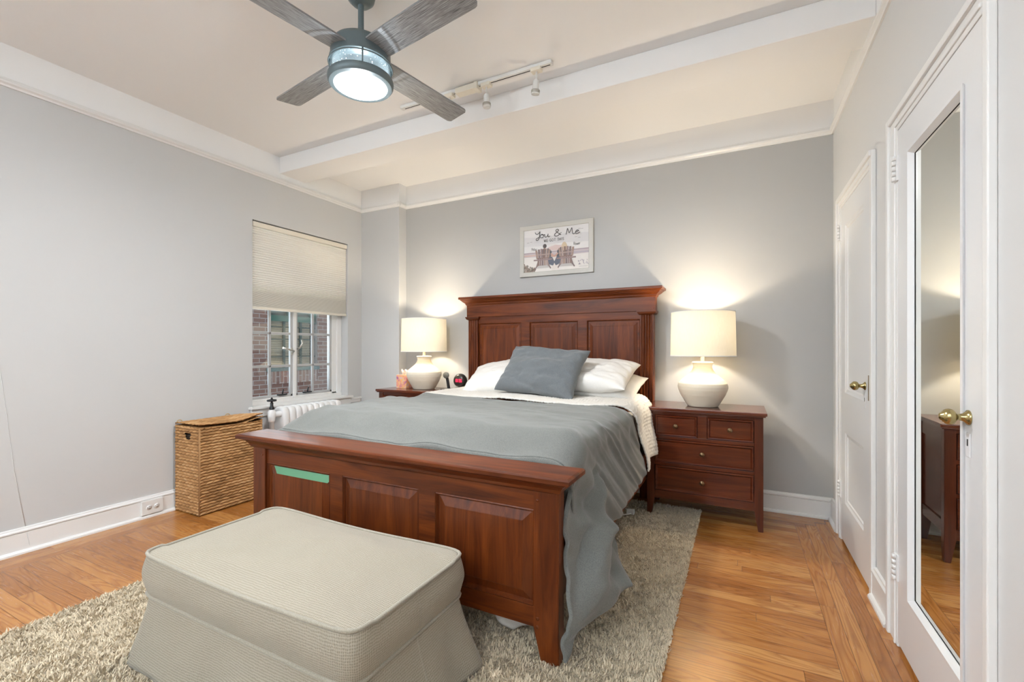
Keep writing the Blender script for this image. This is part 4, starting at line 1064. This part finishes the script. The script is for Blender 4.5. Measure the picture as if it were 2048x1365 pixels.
# ================================================================== WINDOW SHADE
sd = thing('cellular_shade', 'cream pleated cellular shade half lowered over the window', 'shade', (XL, (WY0+WY1)/2, 1.475))
by0_, by1_ = WY0+.008, WY1-.006; xb = XL-.030
mb = MB(); mb.box(xb-.022, xb+.026, by0_, by1_, 2.165, 2.205, .004); mb.build('headrail', 'cream_plastic', sd)
zs, z = [], 2.163
while z > 1.500:
    p = .0200 if z > 1.75 else (.0200-.0145*min(1, (1.75-z)/.13)); zs.append((z, p)); z -= p
mb = MB(); rows = []
for i, (z, p) in enumerate(zs):
    rows.append([(xb+.006, by0_, z), (xb+.006, by1_, z)]); rows.append([(xb+.006+.006, by0_, z-p*.28), (xb+.012, by1_, z-p*.28)]); rows.append([(xb+.012, by0_, z-p*.66), (xb+.012, by1_, z-p*.66)])
rows.append([(xb+.006, by0_, 1.494), (xb+.006, by1_, 1.494)])
mb.grid(np.array(rows), smooth=False)
mb.grid(np.array([[(2*(xb+.004)-a[0], a[1], a[2]) for a in r_] for r_ in rows]), smooth=False)
mb.build('pleated_fabric', 'blind', sd, recalc=False)
mb = MB(); mb.box(xb-.012, xb+.018, by0_, by1_, 1.474, 1.496, .003); mb.build('bottom_rail', 'cream_plastic', sd)

# ================================================================== RADIATOR
rd = thing('radiator', 'white cast iron radiator under the window', 'radiator', (-3.45, 2.83, 0))
ny = 10; ry0, ry1 = 2.50, 3.12; pit_ = (ry1-ry0)/ny; xr0, xr1 = -3.545, -3.395; zt_ = .652
for k in range(ny):
    yc = ry0+(k+.5)*pit_; mb = MB(); rs = []
    n = 40; wd = (xr1-xr0)/2; xc_ = (xr0+xr1)/2
    def outline(sc):
        o_ = []
        for i in range(n):
            a = 2*PI*i/n; cx_, sz_ = math.cos(a), math.sin(a)
            px = xc_+wd*sc*math.copysign(abs(cx_)**.55, cx_); hz = (zt_-.07)/2
            pz = .07+hz+(hz-(1-sc)*wd)*math.copysign(abs(sz_)**.30, sz_)
            o_.append((px, pz))
        return o_
    for dy, sc in ((-.030, .72), (-.0285, .86), (-.022, .97), (-.008, 1.0), (.008, 1.0), (.022, .97), (.0285, .86), (.030, .72)): rs.append([(px, yc+dy*pit_/.0605, pz) for px, pz in outline(sc)])
    mb.rings(rs, True, True, True, True)
    mb.box(xc_-.05, xc_+.05, yc-.02, yc+.02, 0, .09, .006)
    mb.build('section', 'rad', rd)
mb = MB(); xv, yv = -3.45, 2.425
mb.lathe([(.019, 0), (.019, .535), (.026, .54), (.026, .556), (.030, .575), (.032, .595), (.029, .62), (.020, .638)], (xv, yv, 0), 24); mb.tube([(xv, yv, .595), (xv, 2.49, .595), (xv, 2.53, .595)], [.022, .026, .03], 16); mb.build('valve_body', 'rad', rd)
mb = MB(); mb.lathe([(.018, .64), (.020, .655), (.012, .668), (.012, .695), (.008, .70), (.008, .705), (.036, .708), (.038, .716), (.034, .722), (.01, .726), (.006, .738), (0, .740)], (xv, yv, 0), 24); mb.build('valve_handle', 'iron', rd)

# ================================================================== LAUNDRY HAMPER
hp = thing('laundry_hamper', 'tall woven wicker laundry hamper by the left wall', 'hamper', (-3.42, 2.00, 0))
HX0, HX1, HHY0, HHY1, HZ = -3.565, -3.28, 1.775, 2.222, .595
def weave(u, v, seed=0):
    p = .0200; row = np.floor(v/p); fv = v/p-row
    warp = .004*fbm(u*9, v*12, seed, 2)
    q = (u+warp)/.043+.5*(row % 2)+(fv-.5)*.75*np.where(row % 2 > .5, 1, -1)+.10*fbm(u*4, row*.7, seed+3, 2); cell = np.floor(q); fq = q-cell
    prof = np.sqrt(np.clip(1-(2*fv-1)**2, 0, 1)); tw = np.sqrt(np.clip(1-(2*fq-1)**4, 0, 1))
    hgt = .0120*prof*(.25+.75*tw)
    tone = np.clip(.62+.30*(_h(cell.astype(np.int64)+50, row.astype(np.int64)+9, np.full(cell.shape, seed+2, np.int64))-.5)*1.6+.15*fbm(u*6, v*6, seed+7, 2), 0, 1)*(.05+.95*prof)*(.30+.70*tw)
    return hgt, tone
def weave_face(name, fr, lu, lv, seed, parent, step=.0036, hole=None):
    nu, nv = int(lu/step), int(lv/.0024)
    u = np.linspace(0, lu, nu)[:, None]*np.ones((1, nv)); v = np.linspace(0, lv, nv)[None, :]*np.ones((nu, 1))
    h_, t_ = weave(u, v, seed)
    Pn = fr(u, v, h_)
    V = Pn.reshape(-1, 3)-np.array(ORG)
    idx = np.arange(nu*nv).reshape(nu, nv)
    F = np.stack([idx[:-1, :-1], idx[1:, :-1], idx[1:, 1:], idx[:-1, 1:]], 2).reshape(-1, 4)
    if hole is not None:
        uc, vc = u[:-1, :-1].ravel(), v[:-1, :-1].ravel(); F = F[~hole(uc, vc)]
    me = bpy.data.meshes.new(name); me.from_pydata(V.tolist(), [], F.tolist())
    at = me.attributes.new('tone', 'FLOAT', 'POINT'); at.data.foreach_set('value', t_.ravel().astype(np.float32))
    me.materials.append(P['wicker']); me.polygons.foreach_set('use_smooth', [True]*len(me.polygons))
    o = bpy.data.objects.new(name, me); COL.objects.link(o); o.parent = parent; return o
hx, hy = HX1-HX0, HHY1-HHY0
st3 = lambda a, b, c: np.stack([a, b, c], 2)
weave_face('front_panel', lambda u, v, h: st3(HX1-.004+h, HHY0+u, v+.004), hy, HZ-.004, 1, hp)
weave_face('side_panel', lambda u, v, h: st3(HX0+u, HHY0+.004-h, v+.004), hx, HZ+.006, 2, hp, hole=lambda u, v: (np.abs(u-.155) < .035-.012*np.clip((.545-v)/.03, 0, 1)) & (v > .510) & (v < .553))
weave_face('side_panel', lambda u, v, h: st3(HX0+u, HHY1-.004+h, v+.004), hx, HZ+.006, 3, hp)
weave_face('back_panel', lambda u, v, h: st3(HX0+.004-h, HHY0+u, v+.004), hy, HZ, 4, hp)
mb = MB(); mb.box(HX0+.008, HX1-.008, HHY0+.008, HHY1-.008, .003, HZ-.05); mb.build('lining', plain('dark_lining', (.03, .018, .010, 1), .9), hp)
for sg in (0,):
    weave_face('lid', lambda u, v, h: st3(HX0-.005+v*1.03, HHY0-.004+u*1.03, .612+.016*np.sin(u/hy*PI*1.0+.2)*(v/hx)-.022*np.sin(u/hy*PI*1.0)*(v/hx)**2+.030*sstep(.55, 1, u/hy)*(v/hx)+h), hy, hx, 6, hp)
    weave_face('lid_underside', lambda u, v, h: st3(HX0-.005+v*1.03, HHY0-.004+u*1.03, .604+.016*np.sin(u/hy*PI*1.0+.2)*(v/hx)-.022*np.sin(u/hy*PI*1.0)*(v/hx)**2+.030*sstep(.55, 1, u/hy)*(v/hx)-h), hy, hx, 6, hp)
P['wcorner'] = plain('wicker_corner', (.34, .18, .07, 1), .8); P['straw'] = plain('straw_loop', (.5, .36, .18, 1), .8)
for x, y in ((HX1-.002, HHY0+.003), (HX0+.003, HHY0+.003), (HX1-.002, HHY1-.003)):
    mb = MB(); mb.tube([(x, y, .002), (x, y, .3), (x, y, HZ+.004)], .008, 10); mb.build('corner_post', 'wcorner', hp)
for y in (HHY0+.02, HHY1-.09):
    mb = MB(); mb.tube([(HX0+.004, y+.018*math.cos(a), .618+.018*math.sin(a)) for a in np.linspace(0, PI, 9)], .0035, 8); mb.build('lid_loop', 'straw', hp)

# ================================================================== OUTLET
ot = thing('wall_outlet', 'white double electrical outlet on the left baseboard', 'outlet', (XL+.016, 1.63, .075))
mb = MB(); mb.box(XL+.014, XL+.034, 1.568, 1.697, .022, .118, .005); mb.build('cover_plate', 'plastic', ot)
for y in (1.610, 1.655):
    mb = MB(); mb.lathe([(0, 0), (.0165, 0), (.0165, .002), (0, .002)], (XL+.034, y, .070), 24, 'x'); rc = mb.build('receptacle', 'plastic', ot)
    mb = MB()
    for dz in (-.006, .006): mb.box(XL+.036, XL+.0364, y-.002, y+.007, .070+dz-.0012, .070+dz+.0012)
    mb.lathe([(0, 0), (.0025, 0), (.0025, .0004), (0, .0004)], (XL+.036, y-.008, .070), 10, 'x'); mb.build('slot', 'dark', rc)

# ================================================================== CABLE BESIDE THE BED
pw = thing('power_cord', 'white power cord and plug lying on the rug by the nightstand leg', 'cord', (-.66, 3.05, .02))
mb = MB(); mb.tube([(-.95, 3.10, .03), (-.80, 3.16, .035), (-.70, 3.14, .034), (-.64, 3.08, .034), (-.70, 3.02, .032), (-.92, 3.0, .03)], .004, 8); mb.build('cable', 'plastic', pw)
mb = MB(); mb.box(-.685, -.635, 3.065, 3.10, .026, .056, .005); mb.build('plug', 'plastic', pw)

# ================================================================== OTTOMAN
def build_ottoman():
    X0, X1, Y0, Y1 = -1.950, -.895, .852, 1.395
    r = thing('ottoman', 'beige slipcovered ottoman with piped cushion at the foot of the bed', 'ottoman', ((X0+X1)/2, (Y0+Y1)/2, 0))
    xc, yc, a, b = (X0+X1)/2, (Y0+Y1)/2, (X1-X0)/2, (Y1-Y0)/2
    n = 176
    def outline(aa, bb, p):
        th = np.linspace(0, 2*PI, n, endpoint=False)+PI/4*0
        c_, s_ = np.cos(th), np.sin(th); rr = (np.abs(c_)**p+np.abs(s_)**p)**(-1/p)
        return np.stack([aa*rr*c_, bb*rr*s_], 1)
    # perimeter coordinate for the weave
    def per(o_):
        d_ = np.hypot(*(np.roll(o_, -1, 0)-o_).T); return np.concatenate([[0], np.cumsum(d_)])[:-1]
    o9 = outline(a, b, 15); pr_ = per(o9)
    zt0, zt1, zm = .262, .395, .33
    rows, uv = [], []
    # cushion side, slightly bulging, wrinkled
    for t in np.linspace(0, 1, 13):
        bul = .012*math.sin(PI*t); k = 1+bul/a
        o_ = outline(a+bul, b+bul, 15); w = .004*fbm(o_[:, 0]*9, o_[:, 1]*9, t*2, 2)*math.sin(PI*t)
        nrm = o_/np.linalg.norm(o_, axis=1, keepdims=True); o_ = o_+nrm*w[:, None]
        sag = -.006*np.cos(o_[:, 0]/a*PI*.9)*(np.abs(o_[:, 1]) > b*.7)
        rows.append(np.column_stack([xc+o_[:, 0], yc+o_[:, 1], zt0+(zt1-zt0)*t+sag*t])); uv.append(np.column_stack([pr_, np.full(n, zt0+(zt1-zt0)*t)]))
    edge = rows[-1].copy()
    for t in np.linspace(.02, 1, 26):
        k = 1-t; o_ = outline(a*k, b*k, 15-9*t)
        dome = .030*(1-(1-t)**2.4)
        wv = .004*fbm((xc+o_[:, 0])*5, (yc+o_[:, 1])*8, 3, 2)*min(1, 4*t)
        cr = .0035*np.exp(-((o_[:, 0]*.45-o_[:, 1]*.9+.05)/.014)**2)*np.exp(-((o_[:, 0]+.05)/.13)**2)*min(1, 5*(1-t))
        sag = -.006*np.cos(o_[:, 0]/a*PI*.9)*(np.abs(o_[:, 1]) > b*.7)*(1-t)
        rows.append(np.column_stack([xc+o_[:, 0], yc+o_[:, 1], zt1+dome+wv+cr+sag])); uv.append(np.column_stack([xc+o_[:, 0], yc+o_[:, 1]]))
    mb = MB(); mb.grid(np.array(rows), np.array(uv), wrap=True); mb.build('cushion', 'ottoman', r)
    for nm, zz, off in (('top', None, 0), ('low', zt0, 0)):
        mb = MB(); e = edge if zz is None else rows[0]
        pts = [(p[0], p[1], p[2]+(.002 if zz is None else -.003)) for p in e]; pts.append(pts[0]); pts.append(pts[1]); mb.tube(pts, .0062, 8, caps=False); mb.build('piping', 'piping', r)
    # skirt: front and sides flare with kick pleats at the corners
    rows, uv = [], []
    m_ = 320; th = np.linspace(0, 2*PI, m_, endpoint=False)
    c_, s_ = np.cos(th), np.sin(th)
    for t in np.linspace(0, 1, 16):
        fl = .002+.070*t**1.25; p = 14+6*t
        rr = (np.abs(c_)**p+np.abs(s_)**p)**(-1/p); ox, oy = (a-.004+fl)*rr*c_, (b-.006+fl*.62)*rr*s_
        ang = np.abs(np.abs(c_*1)-np.abs(s_*1))
        corner = np.exp(-(ang/.10)**2)
        w = t*(.010*np.sin(th*9+1)+.014*fbm(c_*3, s_*3, 2.5, 2))*(1-corner)-t*.045*np.exp(-(ang/.03)**2)
        q = np.hypot(ox, oy); ox, oy = ox*(1+w/q), oy*(1+w/q)
        zz = .258-(.258-.018)*t+t*(.012*fbm(c_*4, s_*4, 6, 2)+.03*np.exp(-(ang/.03)**2))
        rows.append(np.column_stack([xc+ox, yc+oy, zz])); uv.append(np.column_stack([np.interp(th, np.linspace(0, 2*PI, n, endpoint=False), pr_), zz]))
    mb = MB(); mb.grid(np.array(rows), np.array(uv), wrap=True); o = mb.build('skirt', 'ottoman', r)
    md = o.modifiers.new('t', 'SOLIDIFY'); md.thickness = .004
    mb = MB(); mb.box(X0+.05, X1-.05, Y0+.04, Y1-.04, .03, .262); mb.build('base', 'piping', r)
build_ottoman()
